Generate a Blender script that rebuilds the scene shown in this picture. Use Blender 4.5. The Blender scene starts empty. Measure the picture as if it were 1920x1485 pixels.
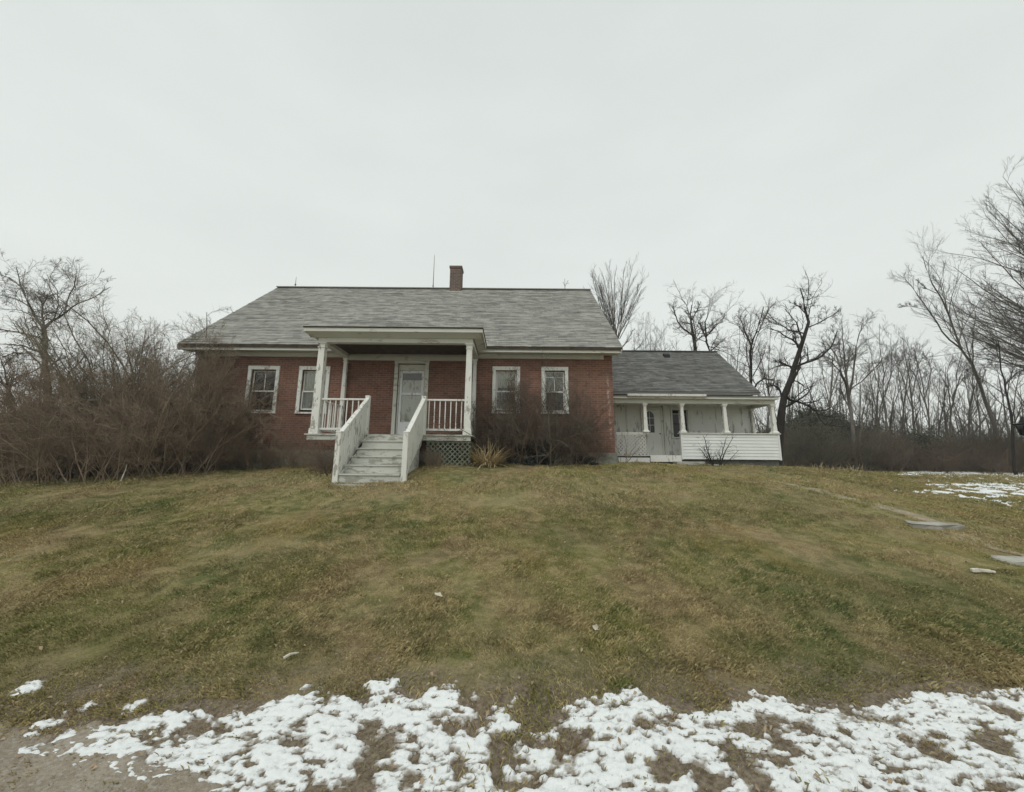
import bpy, math
import numpy as np
from mathutils import Matrix, Vector

# ------------------------------------------------------------------ camera, sky, sun
S = bpy.context.scene
COL = S.collection
PITCH, ROLL, FPX = math.radians(9.7), math.radians(0.5), 730.0     # focal length in pixels of a 1920 wide frame
cam = bpy.data.cameras.new("camera"); camo = bpy.data.objects.new("camera", cam); COL.objects.link(camo)
cam.sensor_width = 36.0; cam.lens = FPX / 1920.0 * 36.0; cam.clip_start = 0.05; cam.clip_end = 2000
CM = Matrix.Rotation(math.pi/2 + PITCH, 3, 'X') @ Matrix.Rotation(ROLL, 3, 'Z')
camo.matrix_world = CM.to_4x4()          # the eye is the world origin: z = 0 is eye height
S.camera = camo
S.view_settings.view_transform = 'Standard'; S.view_settings.look = 'None'
S.view_settings.gamma = 1; S.view_settings.exposure = 0.07
S.cycles.max_bounces = 5; S.cycles.diffuse_bounces = 3; S.cycles.glossy_bounces = 3; S.cycles.transparent_max_bounces = 12
S.cycles.use_denoising = True

SUN_EL, SUN_AZ = math.radians(52), math.radians(205)     # azimuth clockwise from +Y: behind the camera, slightly left
W = bpy.data.worlds.new("World"); S.world = W; W.use_nodes = True
nt = W.node_tree; nt.nodes.clear()
def wn(t, **k):
    n = nt.nodes.new(t)
    for a, b in k.items(): setattr(n, a, b)
    return n
out = wn('ShaderNodeOutputWorld'); bg = wn('ShaderNodeBackground'); bg.inputs['Strength'].default_value = 0.1
sky = wn('ShaderNodeTexSky'); sky.sky_type = 'NISHITA'; sky.sun_disc = False
sky.sun_elevation = SUN_EL; sky.sun_rotation = SUN_AZ; sky.dust_density = 5
tc = wn('ShaderNodeTexCoord'); sep = wn('ShaderNodeSeparateXYZ'); nt.links.new(tc.outputs['Generated'], sep.inputs[0])
rmp = wn('ShaderNodeValToRGB'); nt.links.new(sep.outputs['Z'], rmp.inputs[0])
e = rmp.color_ramp.elements
e[0].position = 0.0; e[0].color = (.760, .785, .745, 1)
e[1].position = 1.0; e[1].color = (.66, .695, .675, 1)
m1 = rmp.color_ramp.elements.new(0.35); m1.color = (.745, .785, .755, 1)
m2 = rmp.color_ramp.elements.new(0.72); m2.color = (.690, .735, .710, 1)
mp = wn('ShaderNodeMapping'); mp.inputs['Scale'].default_value = (1.2, 1.2, 3.5); nt.links.new(tc.outputs['Generated'], mp.inputs[0])
nz = wn('ShaderNodeTexNoise'); nz.inputs['Scale'].default_value = 2.2; nz.inputs['Detail'].default_value = 5; nt.links.new(mp.outputs[0], nz.inputs['Vector'])
mr = wn('ShaderNodeMapRange'); mr.inputs[3].default_value = 10.1; mr.inputs[4].default_value = 10.75; mr.inputs[1].default_value = .3; mr.inputs[2].default_value = .7
nt.links.new(nz.outputs['Fac'], mr.inputs[0])
vm = wn('ShaderNodeVectorMath', operation='SCALE'); nt.links.new(rmp.outputs[0], vm.inputs[0]); nt.links.new(mr.outputs[0], vm.inputs['Scale'])
mx = wn('ShaderNodeMix', data_type='RGBA'); mx.inputs[0].default_value = 0.96     # the cloud deck covers nearly all of the blue
nt.links.new(sky.outputs[0], mx.inputs[6]); nt.links.new(vm.outputs[0], mx.inputs[7])
nt.links.new(mx.outputs[2], bg.inputs[0]); nt.links.new(bg.outputs[0], out.inputs[0])
sl = bpy.data.lights.new("sun", 'SUN'); sl.energy = 0.9; sl.angle = math.radians(24); sl.color = (1, .985, .955)
slo = bpy.data.objects.new("sun", sl); COL.objects.link(slo)
sd = Vector((math.sin(SUN_AZ)*math.cos(SUN_EL), math.cos(SUN_AZ)*math.cos(SUN_EL), math.sin(SUN_EL)))
slo.rotation_euler = sd.to_track_quat('Z', 'Y').to_euler()

# ------------------------------------------------------------------ helpers
rng = np.random.default_rng(11)
CMn = np.array(CM)
def ray(px, py):
    d = CMn @ np.array([(px-960)/FPX, -(py-742.5)/FPX, -1.0]); return d/np.linalg.norm(d)
def at(px, py, Y):
    d = ray(px, py); return d * (Y/d[1])
def project(P):
    c = np.asarray(P) @ CMn
    return 960 - FPX*c[..., 0]/c[..., 2], 742.5 + FPX*c[..., 1]/c[..., 2]

def tag(o, label=None, cat=None, group=None, kind=None):
    if label: o['label'] = label
    if cat: o['category'] = cat
    if group: o['group'] = group
    if kind: o['kind'] = kind
    return o
def empty(name, loc=(0, 0, 0), **k):
    o = bpy.data.objects.new(name, None); o.location = loc; COL.objects.link(o); o.empty_display_size = .2
    return tag(o, **k)
def link_mesh(name, me, mat, parent=None, smooth=False, **k):
    me.materials.append(mat)
    o = bpy.data.objects.new(name, me); COL.objects.link(o)
    if parent is not None: o.parent = parent
    if smooth: me.shade_smooth()
    return tag(o, **k)
def np_mesh(name, V, Fs, mat, parent=None, smooth=False, attr=None, **k):
    """V (n,3); Fs: list of (m,c) index arrays"""
    V = np.asarray(V, np.float32); me = bpy.data.meshes.new(name)
    me.vertices.add(len(V)); me.vertices.foreach_set('co', V.ravel())
    Fs = [np.asarray(f, np.int32) for f in Fs if len(f)]
    nl = sum(f.size for f in Fs); npoly = sum(len(f) for f in Fs)
    me.loops.add(nl); me.loops.foreach_set('vertex_index', np.concatenate([f.ravel() for f in Fs]))
    st, b = [], 0
    for f in Fs:
        st.append(b + np.arange(len(f))*f.shape[1]); b += f.size
    me.polygons.add(npoly); me.polygons.foreach_set('loop_start', np.concatenate(st).astype(np.int32))
    if attr is not None:
        a = me.attributes.new('tint', 'FLOAT', 'POINT'); a.data.foreach_set('value', np.asarray(attr, np.float32))
    me.update(calc_edges=True)
    return link_mesh(name, me, mat, parent, smooth, **k)

class MB:
    def __init__(s): s.v = []; s.f = []; s.uv = {}
    def add(s, vs, fs):
        n = len(s.v); s.v += [tuple(map(float, v)) for v in vs]; s.f += [tuple(n+i for i in f) for f in fs]; return s
    def box(s, x0, x1, y0, y1, z0, z1):
        return s.add([(x0,y0,z0),(x1,y0,z0),(x1,y1,z0),(x0,y1,z0),(x0,y0,z1),(x1,y0,z1),(x1,y1,z1),(x0,y1,z1)],
              [(0,3,2,1),(4,5,6,7),(0,1,5,4),(1,2,6,5),(2,3,7,6),(3,0,4,7)])
    def bar(s, a, b, w, t):
        """a square bar from a to b, w wide and t thick"""
        a, b = Vector(a), Vector(b); d = (b-a).normalized()
        u = d.cross(Vector((0,0,1)))
        if u.length < 1e-3: u = Vector((1,0,0))
        u.normalize(); n = u.cross(d)
        q = [u*w/2+n*t/2, -u*w/2+n*t/2, -u*w/2-n*t/2, u*w/2-n*t/2]
        return s.add([a+k for k in q]+[b+k for k in q], [(0,1,2,3),(7,6,5,4),(0,4,5,1),(1,5,6,2),(2,6,7,3),(3,7,4,0)])
    def frustum(s, x, y, secs):
        """square stack: secs = [(z, half width)]"""
        vs = []
        for z, h in secs: vs += [(x-h,y-h,z),(x+h,y-h,z),(x+h,y+h,z),(x-h,y+h,z)]
        n = len(secs); fs = [(3,2,1,0), tuple(4*(n-1)+i for i in range(4))]
        for i in range(n-1):
            for j in range(4): fs.append((4*i+j, 4*i+(j+1)%4, 4*i+4+(j+1)%4, 4*i+4+j))
        return s.add(vs, fs)
    def lathe(s, x, y, secs, n=10):
        vs, fs = [], []
        for z, r in secs:
            vs += [(x+r*math.cos(2*math.pi*j/n), y+r*math.sin(2*math.pi*j/n), z) for j in range(n)]
        for i in range(len(secs)-1):
            for j in range(n): fs.append((i*n+j, i*n+(j+1)%n, (i+1)*n+(j+1)%n, (i+1)*n+j))
        fs += [tuple(range(n))[::-1], tuple((len(secs)-1)*n+j for j in range(n))]
        return s.add(vs, fs)
    def prism_x(s, x0, x1, prof):
        """profile [(y,z)] extruded along x"""
        n = len(prof); vs = [(x0,y,z) for y, z in prof]+[(x1,y,z) for y, z in prof]
        return s.add(vs, [tuple(range(n)), tuple(range(2*n-1, n-1, -1))]+[(i, n+i, n+(i+1)%n, (i+1)%n) for i in range(n)])
    def build(s, name, mat, parent=None, bevel=0, smooth=False, fix=True, **k):
        me = bpy.data.meshes.new(name); me.from_pydata(s.v, [], s.f); me.update()
        if fix:
            import bmesh
            bm = bmesh.new(); bm.from_mesh(me); bmesh.ops.recalc_face_normals(bm, faces=bm.faces); bm.to_mesh(me); bm.free()
        o = link_mesh(name, me, mat, parent, smooth, **k)
        if bevel:
            b = o.modifiers.new('bevel', 'BEVEL'); b.width = bevel; b.segments = 2; b.limit_method = 'ANGLE'
        return o
def copy_tree(o, parent=None):
    c = o.copy(); COL.objects.link(c)
    if parent is not None: c.parent = parent
    for ch in list(o.children): copy_tree(ch, c)
    return c

def vnoise(x, y, seed=0):
    """smooth value noise on arrays, about -1..1"""
    xi, yi = np.floor(x).astype(np.int64), np.floor(y).astype(np.int64); fx, fy = x-xi, y-yi
    fx = fx*fx*(3-2*fx); fy = fy*fy*(3-2*fy)
    def h(a, b):
        n = (a*374761393 + b*668265263 + seed*974711) & 0xffffffff
        n = ((n ^ (n >> 13))*1274126177) & 0xffffffff
        return ((n ^ (n >> 16)) & 0xffff)/32767.5-1
    return (h(xi,yi)*(1-fx)+h(xi+1,yi)*fx)*(1-fy)+(h(xi,yi+1)*(1-fx)+h(xi+1,yi+1)*fx)*fy
def fbm(x, y, o=4, seed=0, gain=.5):
    r, a = 0, 1
    for i in range(o):
        r = r+a*vnoise(x*2**i+i*17.3, y*2**i-i*9.1, seed+i); a *= gain
    return r

# ------------------------------------------------------------------ materials
def mat(name, build, rough=.8, spec=.3):
    m = bpy.data.materials.new(name); m.use_nodes = True; t = m.node_tree
    b = t.nodes['Principled BSDF']; b.inputs['Roughness'].default_value = rough; b.inputs['Specular IOR Level'].default_value = spec
    build(N(t), b); return m
class N:
    def __init__(s, t): s.t = t
    def n(s, ty, **k):
        o = s.t.nodes.new(ty)
        for a, b in k.items(): setattr(o, a, b)
        return o
    def l(s, a, b): s.t.links.new(a, b)
    def val(s, inp, v):
        if hasattr(v, 'is_output'): s.l(v, inp)
        else: inp.default_value = v if not isinstance(v, tuple) or len(v) != 3 or inp.type != 'RGBA' else (*v, 1)
    def pos(s, kind='Object', sc=(1,1,1)):
        tcn = s.n('ShaderNodeTexCoord'); m = s.n('ShaderNodeMapping'); m.inputs['Scale'].default_value = sc
        s.l(tcn.outputs[kind], m.inputs[0]); return m.outputs[0]
    def wpos(s, sc=(1,1,1)):
        g = s.n('ShaderNodeNewGeometry'); m = s.n('ShaderNodeMapping'); m.inputs['Scale'].default_value = sc
        s.l(g.outputs['Position'], m.inputs[0]); return m.outputs[0]
    def noise(s, vec, scale, det=3, rough=.55, dist=0, out='Fac'):
        o = s.n('ShaderNodeTexNoise'); s.l(vec, o.inputs['Vector']); o.inputs['Scale'].default_value = scale
        o.inputs['Detail'].default_value = det; o.inputs['Roughness'].default_value = rough; o.inputs['Distortion'].default_value = dist
        return o.outputs[out]
    def rng(s, v, a, b, c=0, d=1):
        o = s.n('ShaderNodeMapRange'); s.l(v, o.inputs[0])
        for i, x in enumerate((a, b, c, d)): o.inputs[i+1].default_value = x
        return o.outputs[0]
    def mix(s, f, a, b, mode='MIX'):
        o = s.n('ShaderNodeMix', data_type='RGBA', blend_type=mode)
        s.val(o.inputs[0], f); s.val(o.inputs[6], a); s.val(o.inputs[7], b); return o.outputs[2]
    def math(s, op, a, b=0.0, c=0.0):
        o = s.n('ShaderNodeMath', operation=op)
        for i, x in enumerate((a, b, c)): s.val(o.inputs[i], x)
        return o.outputs[0]
    def bump(s, bsdf, h, st=.3, d=.02):
        o = s.n('ShaderNodeBump'); o.inputs['Strength'].default_value = st; o.inputs['Distance'].default_value = d
        s.l(h, o.inputs['Height']); s.l(o.outputs[0], bsdf.inputs['Normal'])
    def xyz(s, v):
        o = s.n('ShaderNodeSeparateXYZ'); s.l(v, o.inputs[0]); return o.outputs
    def comb(s, x, y, z=0.0):
        o = s.n('ShaderNodeCombineXYZ')
        for i, q in enumerate((x, y, z)): s.val(o.inputs[i], q)
        return o.outputs[0]

def plain(name, c, var=.25, sc=6, rough=.8, bump=0):
    def f(g, b):
        n = g.noise(g.pos(), sc, 5)
        g.l(g.mix(g.rng(n, .3, .7), tuple(x*(1-var) for x in c), tuple(min(1, x*(1+var)) for x in c)), b.inputs['Base Color'])
        if bump: g.bump(b, n, bump, .02)
    return mat(name, f, rough)

def brick_f(c1, c2, mortar, stain):
    def f(g, b):
        p = g.xyz(g.pos()); u = g.math('ADD', p[0], p[1])
        v = g.comb(u, p[2])
        wob = g.noise(v, 1.3, 2, out='Color')
        vv = g.n('ShaderNodeVectorMath', operation='MULTIPLY_ADD'); g.l(wob, vv.inputs[0]); vv.inputs[1].default_value = (.02, .02, 0); g.l(v, vv.inputs[2])
        br = g.n('ShaderNodeTexBrick'); g.l(vv.outputs[0], br.inputs['Vector'])
        for k, x in (('Scale', 1), ('Mortar Size', .009), ('Mortar Smooth', .3), ('Bias', -.1), ('Brick Width', .215), ('Row Height', .0755)): br.inputs[k].default_value = x
        br.inputs['Color1'].default_value = (*c1, 1); br.inputs['Color2'].default_value = (*c2, 1); br.inputs['Mortar'].default_value = (*mortar, 1)
        big = g.rng(g.noise(v, .55, 5, .6), .36, .66)
        col = g.mix(g.math('MULTIPLY', big, g.rng(p[0], 1.6, 2.8, .60, .2)) if stain else g.math('MULTIPLY', big, .6), br.outputs['Color'], (.105, .064, .042), 'MIX')
        # single pale, dark or spalled bricks
        cell = g.n('ShaderNodeTexWhiteNoise', noise_dimensions='2D')
        row = g.math('FLOOR', g.math('DIVIDE', p[2], .0755))
        ci = g.math('FLOOR', g.math('ADD', g.math('DIVIDE', u, .215), g.math('MULTIPLY', row, .5)))
        g.l(g.comb(ci, row), cell.inputs['Vector'])
        col = g.mix(g.rng(cell.outputs['Value'], .84, 1, 0, .35), col, (.28, .16, .115))
        rowv = g.n('ShaderNodeTexWhiteNoise', noise_dimensions='2D'); g.l(g.comb(row, g.math('FLOOR', g.math('DIVIDE', u, .43))), rowv.inputs['Vector'])
        col = g.mix(g.rng(rowv.outputs['Value'], .6, 1, 0, .22), col, (.25, .145, .105))
        if stain:   # efflorescence running down near the right corner, with a few flecks
            cx = g.math('ADD', 3.23, g.math('MULTIPLY', g.noise(g.comb(0.0, p[2]), 2.5, 3), .22))
            cx = g.math('SUBTRACT', cx, g.math('MULTIPLY', p[2], .028))
            d = g.math('ABSOLUTE', g.math('SUBTRACT', p[0], cx))
            w = g.rng(d, .0, .055, 1, 0)
            lim = g.math('MULTIPLY', g.rng(p[2], .75, .95), g.rng(p[2], 2.7, 3.1, 1, 0))
            fl = g.rng(g.noise(v, 7, 4), .42, .6)
            col = g.mix(g.math('MULTIPLY', g.math('MULTIPLY', w, lim), g.math('MULTIPLY', fl, .8)), col, (.62, .50, .42))
            f2 = g.math('MULTIPLY', g.rng(g.noise(v, 16, 2), .66, .72), g.rng(g.noise(v, 1.1, 2), .52, .62))
            col = g.mix(g.math('MULTIPLY', f2, .35), col, (.45, .34, .27))
        mot = g.noise(v, 3.4, 5, .7)
        col = g.mix(g.rng(mot, .50, .70, 0, .52), col, (.085, .054, .042))
        col = g.mix(g.rng(mot, .46, .34, 0, .35), col, (.24, .125, .085))
        hsv = g.n('ShaderNodeHueSaturation'); hsv.inputs['Saturation'].default_value = .90; g.l(col, hsv.inputs['Color']); col = hsv.outputs[0]
        g.l(col, b.inputs['Base Color']); g.bump(b, br.outputs['Fac'], -.5, .01)
    return f
M_brick = mat('brick', brick_f((.265, .104, .064), (.165, .066, .045), (.290, .215, .165), True), .9, .2)
M_chim = mat('chimney_brick', brick_f((.160, .120, .096), (.070, .052, .044), (.30, .275, .245), False), .9, .2)

def paint_f(c, wood, amount, streak=(1,1,.35), sc=9):
    def f(g, b):
        p = g.pos(sc=streak); n = g.noise(p, sc, 6, .65); n2 = g.noise(p, sc*.18, 3)
        thr = g.math('ADD', n, g.math('MULTIPLY', g.math('SUBTRACT', n2, .5), .5))
        chip = g.rng(thr, .62-amount*.25, .66-amount*.25)
        dirt = g.rng(g.noise(g.pos(), 2.0, 5, .6), .3, .75, 0, .28)
        col = g.mix(dirt, c, tuple(x*.62 for x in c))
        col = g.mix(chip, col, wood)
        g.l(col, b.inputs['Base Color']); g.bump(b, chip, -.35, .004)
    return f
M_white = mat('peeling_white_paint', paint_f((.80, .80, .745), (.40, .38, .34), .17), .6)
M_trim = mat('weathered_trim_paint', paint_f((.62, .63, .56), (.40, .38, .34), .06, (.35, 1, 1), 5), .6)
M_casing = mat('flaking_casing_paint', paint_f((.78, .80, .74), (.40, .37, .33), .10, (1,1,.5), 14), .65)
M_rail = mat('rail_paint', paint_f((.80, .79, .75), (.5, .48, .43), .15), .55)
M_step = mat('worn_step_paint', paint_f((.58, .585, .53), (.33, .32, .28), .30, (.3, 1, 1), 11), .7)
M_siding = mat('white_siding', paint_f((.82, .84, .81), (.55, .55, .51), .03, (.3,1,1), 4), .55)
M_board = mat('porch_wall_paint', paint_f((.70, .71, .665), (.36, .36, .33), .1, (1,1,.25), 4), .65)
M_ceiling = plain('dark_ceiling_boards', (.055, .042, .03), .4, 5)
M_lattice = plain('grey_green_lattice', (.19, .215, .165), .3, 8)
M_steel = plain('black_iron', (.012, .012, .013), .3, 10, .45)
M_rod = plain('grey_rod', (.22, .21, .20), .2, 10, .5)
M_door = mat('storm_door_paint', paint_f((.78, .80, .80), (.45, .45, .43), .08), .5)
M_curtain = plain('pale_curtain', (.70, .73, .69), .12, 3, .9)
M_curtain_b = plain('grey_curtain', (.42, .45, .45), .25, 3, .9)
M_flash = plain('metal_flashing', (.42, .42, .40), .25, 6, .5)

def glass_mat():
    m = bpy.data.materials.new('window_glass'); m.use_nodes = True; g = N(m.node_tree); m.node_tree.nodes.clear()
    o = g.n('ShaderNodeOutputMaterial'); tr = g.n('ShaderNodeBsdfTransparent'); gl = g.n('ShaderNodeBsdfGlossy')
    tr.inputs[0].default_value = (.90, .90, .87, 1); gl.inputs['Roughness'].default_value = .03; gl.inputs[0].default_value = (.9, .9, .87, 1)
    bp = g.n('ShaderNodeBump'); bp.inputs['Strength'].default_value = .05; g.l(g.noise(g.pos(), 2.5, 2), bp.inputs['Height']); g.l(bp.outputs[0], gl.inputs['Normal'])
    fr = g.n('ShaderNodeFresnel'); fr.inputs['IOR'].default_value = 1.55
    mxs = g.n('ShaderNodeMixShader'); g.l(fr.outputs[0], mxs.inputs[0]); g.l(tr.outputs[0], mxs.inputs[1]); g.l(gl.outputs[0], mxs.inputs[2])
    g.l(mxs.outputs[0], o.inputs[0]); return m
M_glass = glass_mat()

def shingle_f(dark, lite, expo):
    def f(g, b):
        uv = g.n('ShaderNodeUVMap'); p = g.xyz(uv.outputs[0])
        row = g.math('FLOOR', g.math('DIVIDE', p[1], expo))
        ci = g.math('FLOOR', g.math('ADD', g.math('DIVIDE', p[0], .31), g.math('MULTIPLY', row, .37)))
        wn_ = g.n('ShaderNodeTexWhiteNoise', noise_dimensions='2D'); g.l(g.comb(ci, row), wn_.inputs['Vector'])
        st = g.noise(g.comb(g.math('MULTIPLY', p[0], .8), g.math('MULTIPLY', p[1], 6.0)), 1.3, 5, .65, .4)  # stretched noise: wavy highlights of the shingle edges, painted into the colour
        big = g.noise(g.comb(p[0], p[1]), .5, 4, .6)
        f0 = g.math('ADD', g.math('MULTIPLY', wn_.outputs['Value'], .42), g.math('MULTIPLY', g.rng(st, .35, .68), .42))
        f0 = g.math('ADD', f0, g.math('MULTIPLY', g.rng(big, .3, .7), .25))
        fine = g.noise(g.comb(p[0], p[1]), 60, 2)
        col = g.mix(f0, dark, lite)
        col = g.mix(g.rng(fine, .35, .65, 0, .25), col, tuple(x*.6 for x in dark))
        lich = g.math('MULTIPLY', g.rng(g.noise(g.comb(p[0], p[1]), 3.2, 4, .6), .60, .70), .35)
        col = g.mix(lich, col, (lite[0]*1.05, lite[1]*1.08, lite[2]*.95))
        g.l(col, b.inputs['Base Color']); g.bump(b, fine, .25, .004)
    return f
M_sh_main = mat('weathered_grey_shingles', shingle_f((.150, .148, .135), (.46, .455, .415), .145), .9, .25)
M_sh_wing = mat('dark_grey_shingles', shingle_f((.060, .061, .058), (.245, .245, .230), .145), .9, .25)

def stone_f(c):
    def f(g, b):
        p = g.pos(); vo = g.n('ShaderNodeTexVoronoi'); vo.inputs['Scale'].default_value = 2.4; g.l(p, vo.inputs['Vector'])
        sat = g.xyz(vo.outputs['Color'])[0]
        n = g.noise(p, 9, 6, .65)
        col = g.mix(g.rng(sat, 0, 1), tuple(x*.65 for x in c), tuple(x*1.25 for x in c))
        col = g.mix(g.rng(n, .35, .7, 0, .7), col, (c[0]*.55, c[1]*.6, c[2]*.5))
        g.l(col, b.inputs['Base Color']); g.bump(b, n, .6, .03)
    return f
M_stone = mat('fieldstone', stone_f((.30, .30, .265)), .9)
M_slab = mat('granite_slab', stone_f((.46, .44, .40)), .9, .1)
M_stone_d = mat('dark_foundation_stone', stone_f((.13, .125, .115)), .9)

def bark_f(c, c2):
    def f(g, b):
        n = g.noise(g.pos(sc=(1,1,.3)), 9, 5, .6); n2 = g.noise(g.wpos(), .8, 3)
        col = g.mix(g.rng(n, .3, .7), c, c2)
        g.l(g.mix(g.rng(n2, .35, .65, 0, .5), col, tuple(x*.7 for x in c)), b.inputs['Base Color'])
    return f
M_bark = mat('grey_bark', bark_f((.120, .108, .093), (.215, .198, .175)), .95, .1)
M_bark_d = mat('dark_bark', bark_f((.028, .025, .023), (.062, .055, .050)), .95, .1)
M_bark_b = mat('brown_twigs', bark_f((.215, .165, .118), (.38, .305, .225)), .95, .1)
M_bark_o = mat('olive_twigs', bark_f((.190, .170, .125), (.34, .31, .24)), .95, .1)
M_bark_r = mat('reddish_twigs', bark_f((.225, .170, .125), (.39, .31, .24)), .95, .1)
M_bark_g = mat('dull_olive_twigs', bark_f((.120, .110, .086), (.225, .208, .165)), .95, .1)
M_bark_rd = mat('dull_russet_twigs', bark_f((.130, .098, .074), (.235, .182, .142)), .95, .1)
M_birch = plain('birch_bark', (.62, .58, .50), .25, 20)
M_ever = plain('evergreen_needles', (.105, .108, .082), .4, 3)
M_ever.node_tree.nodes['Principled BSDF'].inputs['Specular IOR Level'].default_value = .05
M_yew = plain('yew_needles', (.045, .056, .050), .5, 4)

GREEN_T, TAN_T = (.125, .150, .054), (.47, .395, .22)
PATCHES = [(-4.0, 3.7, 1.3, .75, GREEN_T), (5.3, 8.0, 1.3, 1.7, GREEN_T), (.9, 6.0, .7, .5, GREEN_T), (4.0, 4.4, 1.4, .8, GREEN_T), (-8.5, 7.5, 2.2, 1.0, GREEN_T), (2.6, 3.3, .9, .4, GREEN_T),
           (-5.8, 10.2, 2.6, 1.0, TAN_T), (2.4, 8.6, 2.0, 1.1, TAN_T), (.2, 7.6, 1.6, .8, TAN_T), (-2.4, 8.3, 1.2, .6, TAN_T), (-3.4, 5.6, .9, .5, TAN_T), (7.2, 6.8, 1.3, .8, TAN_T), (8.5, 10.5, 1.6, 1.2, TAN_T)]
def lawn_color(g, blades):
    """mown winter grass: straw, olive and green in large drifting patches; shared by the turf and its blades"""
    w = g.wpos(); w2 = g.wpos((1.0, .8, 0))
    a = g.noise(w2, .32, 5, .62, .6); c = g.noise(w2, .9, 5, .6, .4); d = g.noise(w, 5.5, 4, .65)
    straw, olive, green, brown = (.52, .43, .220), (.248, .240, .078), (.120, .162, .050), (.300, .228, .120)
    col = g.mix(g.rng(a, .40, .56), green, olive)
    col = g.mix(g.rng(c, .44, .60, 0, .95), col, brown)
    col = g.mix(g.rng(d, .42, .66, 0, .75), col, straw)
    f = g.noise(w, 2.1, 5, .7, .5)
    col = g.mix(g.rng(f, .53, .66, 0, .7), col, (.50, .40, .215))
    col = g.mix(g.rng(f, .44, .34, 0, .6), col, (.125, .115, .045))
    e2 = g.noise(g.wpos((1.2, .5, 0)), .55, 4, .6)
    col = g.mix(g.rng(e2, .54, .68, 0, .6), col, (.31, .24, .080))
    # patches of greener turf and of bleached thatch where they lie in this lawn
    bn = g.math('MULTIPLY', g.math('SUBTRACT', g.noise(w2, 1.1, 5, .65), .5), 1.5)
    for x, y, rx, ry, c2 in PATCHES:
        d2 = g.n('ShaderNodeVectorMath', operation='MULTIPLY_ADD'); g.l(w, d2.inputs[0]); d2.inputs[1].default_value = (1/rx, 1/ry, 0); d2.inputs[2].default_value = (-x/rx, -y/ry, 0)
        ln = g.n('ShaderNodeVectorMath', operation='LENGTH'); g.l(d2.outputs[0], ln.inputs[0])
        col = g.mix(g.rng(g.math('ADD', ln.outputs['Value'], bn), .25, 1.45, .40, 0), col, c2)
    if blades:
        t = g.n('ShaderNodeAttribute'); t.attribute_name = 'tint'
        k = g.rng(t.outputs['Fac'], 0, 1, .68, 1.30)
        vm_ = g.n('ShaderNodeVectorMath', operation='SCALE'); g.l(col, vm_.inputs[0]); g.l(k, vm_.inputs['Scale'])
        return g.mix(g.rng(t.outputs['Fac'], .82, 1, 0, .45), vm_.outputs[0], (.56, .47, .29))
    n = g.noise(w, 45, 3, .7)
    return g.mix(g.rng(n, .35, .7, .15, .75), col, (.12, .095, .058))
def ground_f(g, b):
    w = g.wpos(); y = g.xyz(w)[1]
    edge = g.math('ADD', y, g.math('MULTIPLY', g.math('SUBTRACT', g.noise(w, 1.6, 5, .65), .5), 1.6))
    dirt = g.mix(g.rng(g.noise(w, 30, 4, .7), .35, .65), (.120, .092, .066), (.29, .24, .18))
    g.l(g.mix(g.rng(edge, 2.9, 3.5, 1, 0), lawn_color(g, False), dirt), b.inputs['Base Color']); g.bump(b, g.noise(g.wpos(), 40, 4, .7), .8, .03)
def blade_f(g, b):
    g.l(lawn_color(g, True), b.inputs['Base Color'])
M_ground = mat('winter_turf', ground_f, .95, .1)
M_blade = mat('winter_grass', blade_f, .85, .15)
def road_f(g, b):
    w = g.wpos(); n = g.noise(w, 38, 4, .7); n2 = g.noise(w, 3, 4)
    vo = g.n('ShaderNodeTexVoronoi'); vo.inputs['Scale'].default_value = 70; g.l(w, vo.inputs['Vector'])
    col = g.mix(g.rng(n2, .3, .7), (.25, .215, .165), (.42, .375, .31))
    col = g.mix(g.rng(n, .35, .68, 0, .75), col, (.22, .175, .125))
    col = g.mix(g.rng(g.xyz(vo.outputs['Color'])[0], .75, 1, 0, .6), col, (.42, .40, .36))
    g.l(col, b.inputs['Base Color']); g.bump(b, n, .9, .02)
M_road = mat('sandy_gravel', road_f, .95, .15)
M_path = plain('worn_dirt', (.30, .25, .175), .35, 7, .95, .4)
def snow_f(g, b):
    t = g.n('ShaderNodeAttribute'); t.attribute_name = 'tint'      # thickness: thin wet snow lets the dirt through
    n = g.noise(g.wpos((1, 1.8, 1)), 16, 6, .72)
    k = g.math('ADD', t.outputs['Fac'], g.math('MULTIPLY', g.math('SUBTRACT', n, .5), 1.5))
    col = g.mix(g.rng(k, .08, .55), (.30, .265, .215), (.84, .865, .86))
    col = g.mix(g.rng(g.noise(g.wpos(), 45, 3, .7), .64, .74, 0, .55), col, (.25, .20, .15))
    g.l(col, b.inputs['Base Color']); g.bump(b, g.noise(g.wpos(), 70, 5, .75), .7, .010)
M_snow = mat('old_snow', snow_f, .7, .3)
M_straw = plain('dry_straw', (.50, .40, .235), .35, 9)
M_brownstraw = plain('brown_straw', (.16, .085, .045), .4, 9)
M_leaf = mat('fallen_leaf', lambda g, b: g.l(g.mix(g.noise(g.wpos(), 9, 2), (.20, .12, .06), (.52, .42, .30)), b.inputs['Base Color']), .8)
M_dryleaf = plain('pale_dry_leaf', (.62, .56, .44), .2, 12)

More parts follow.
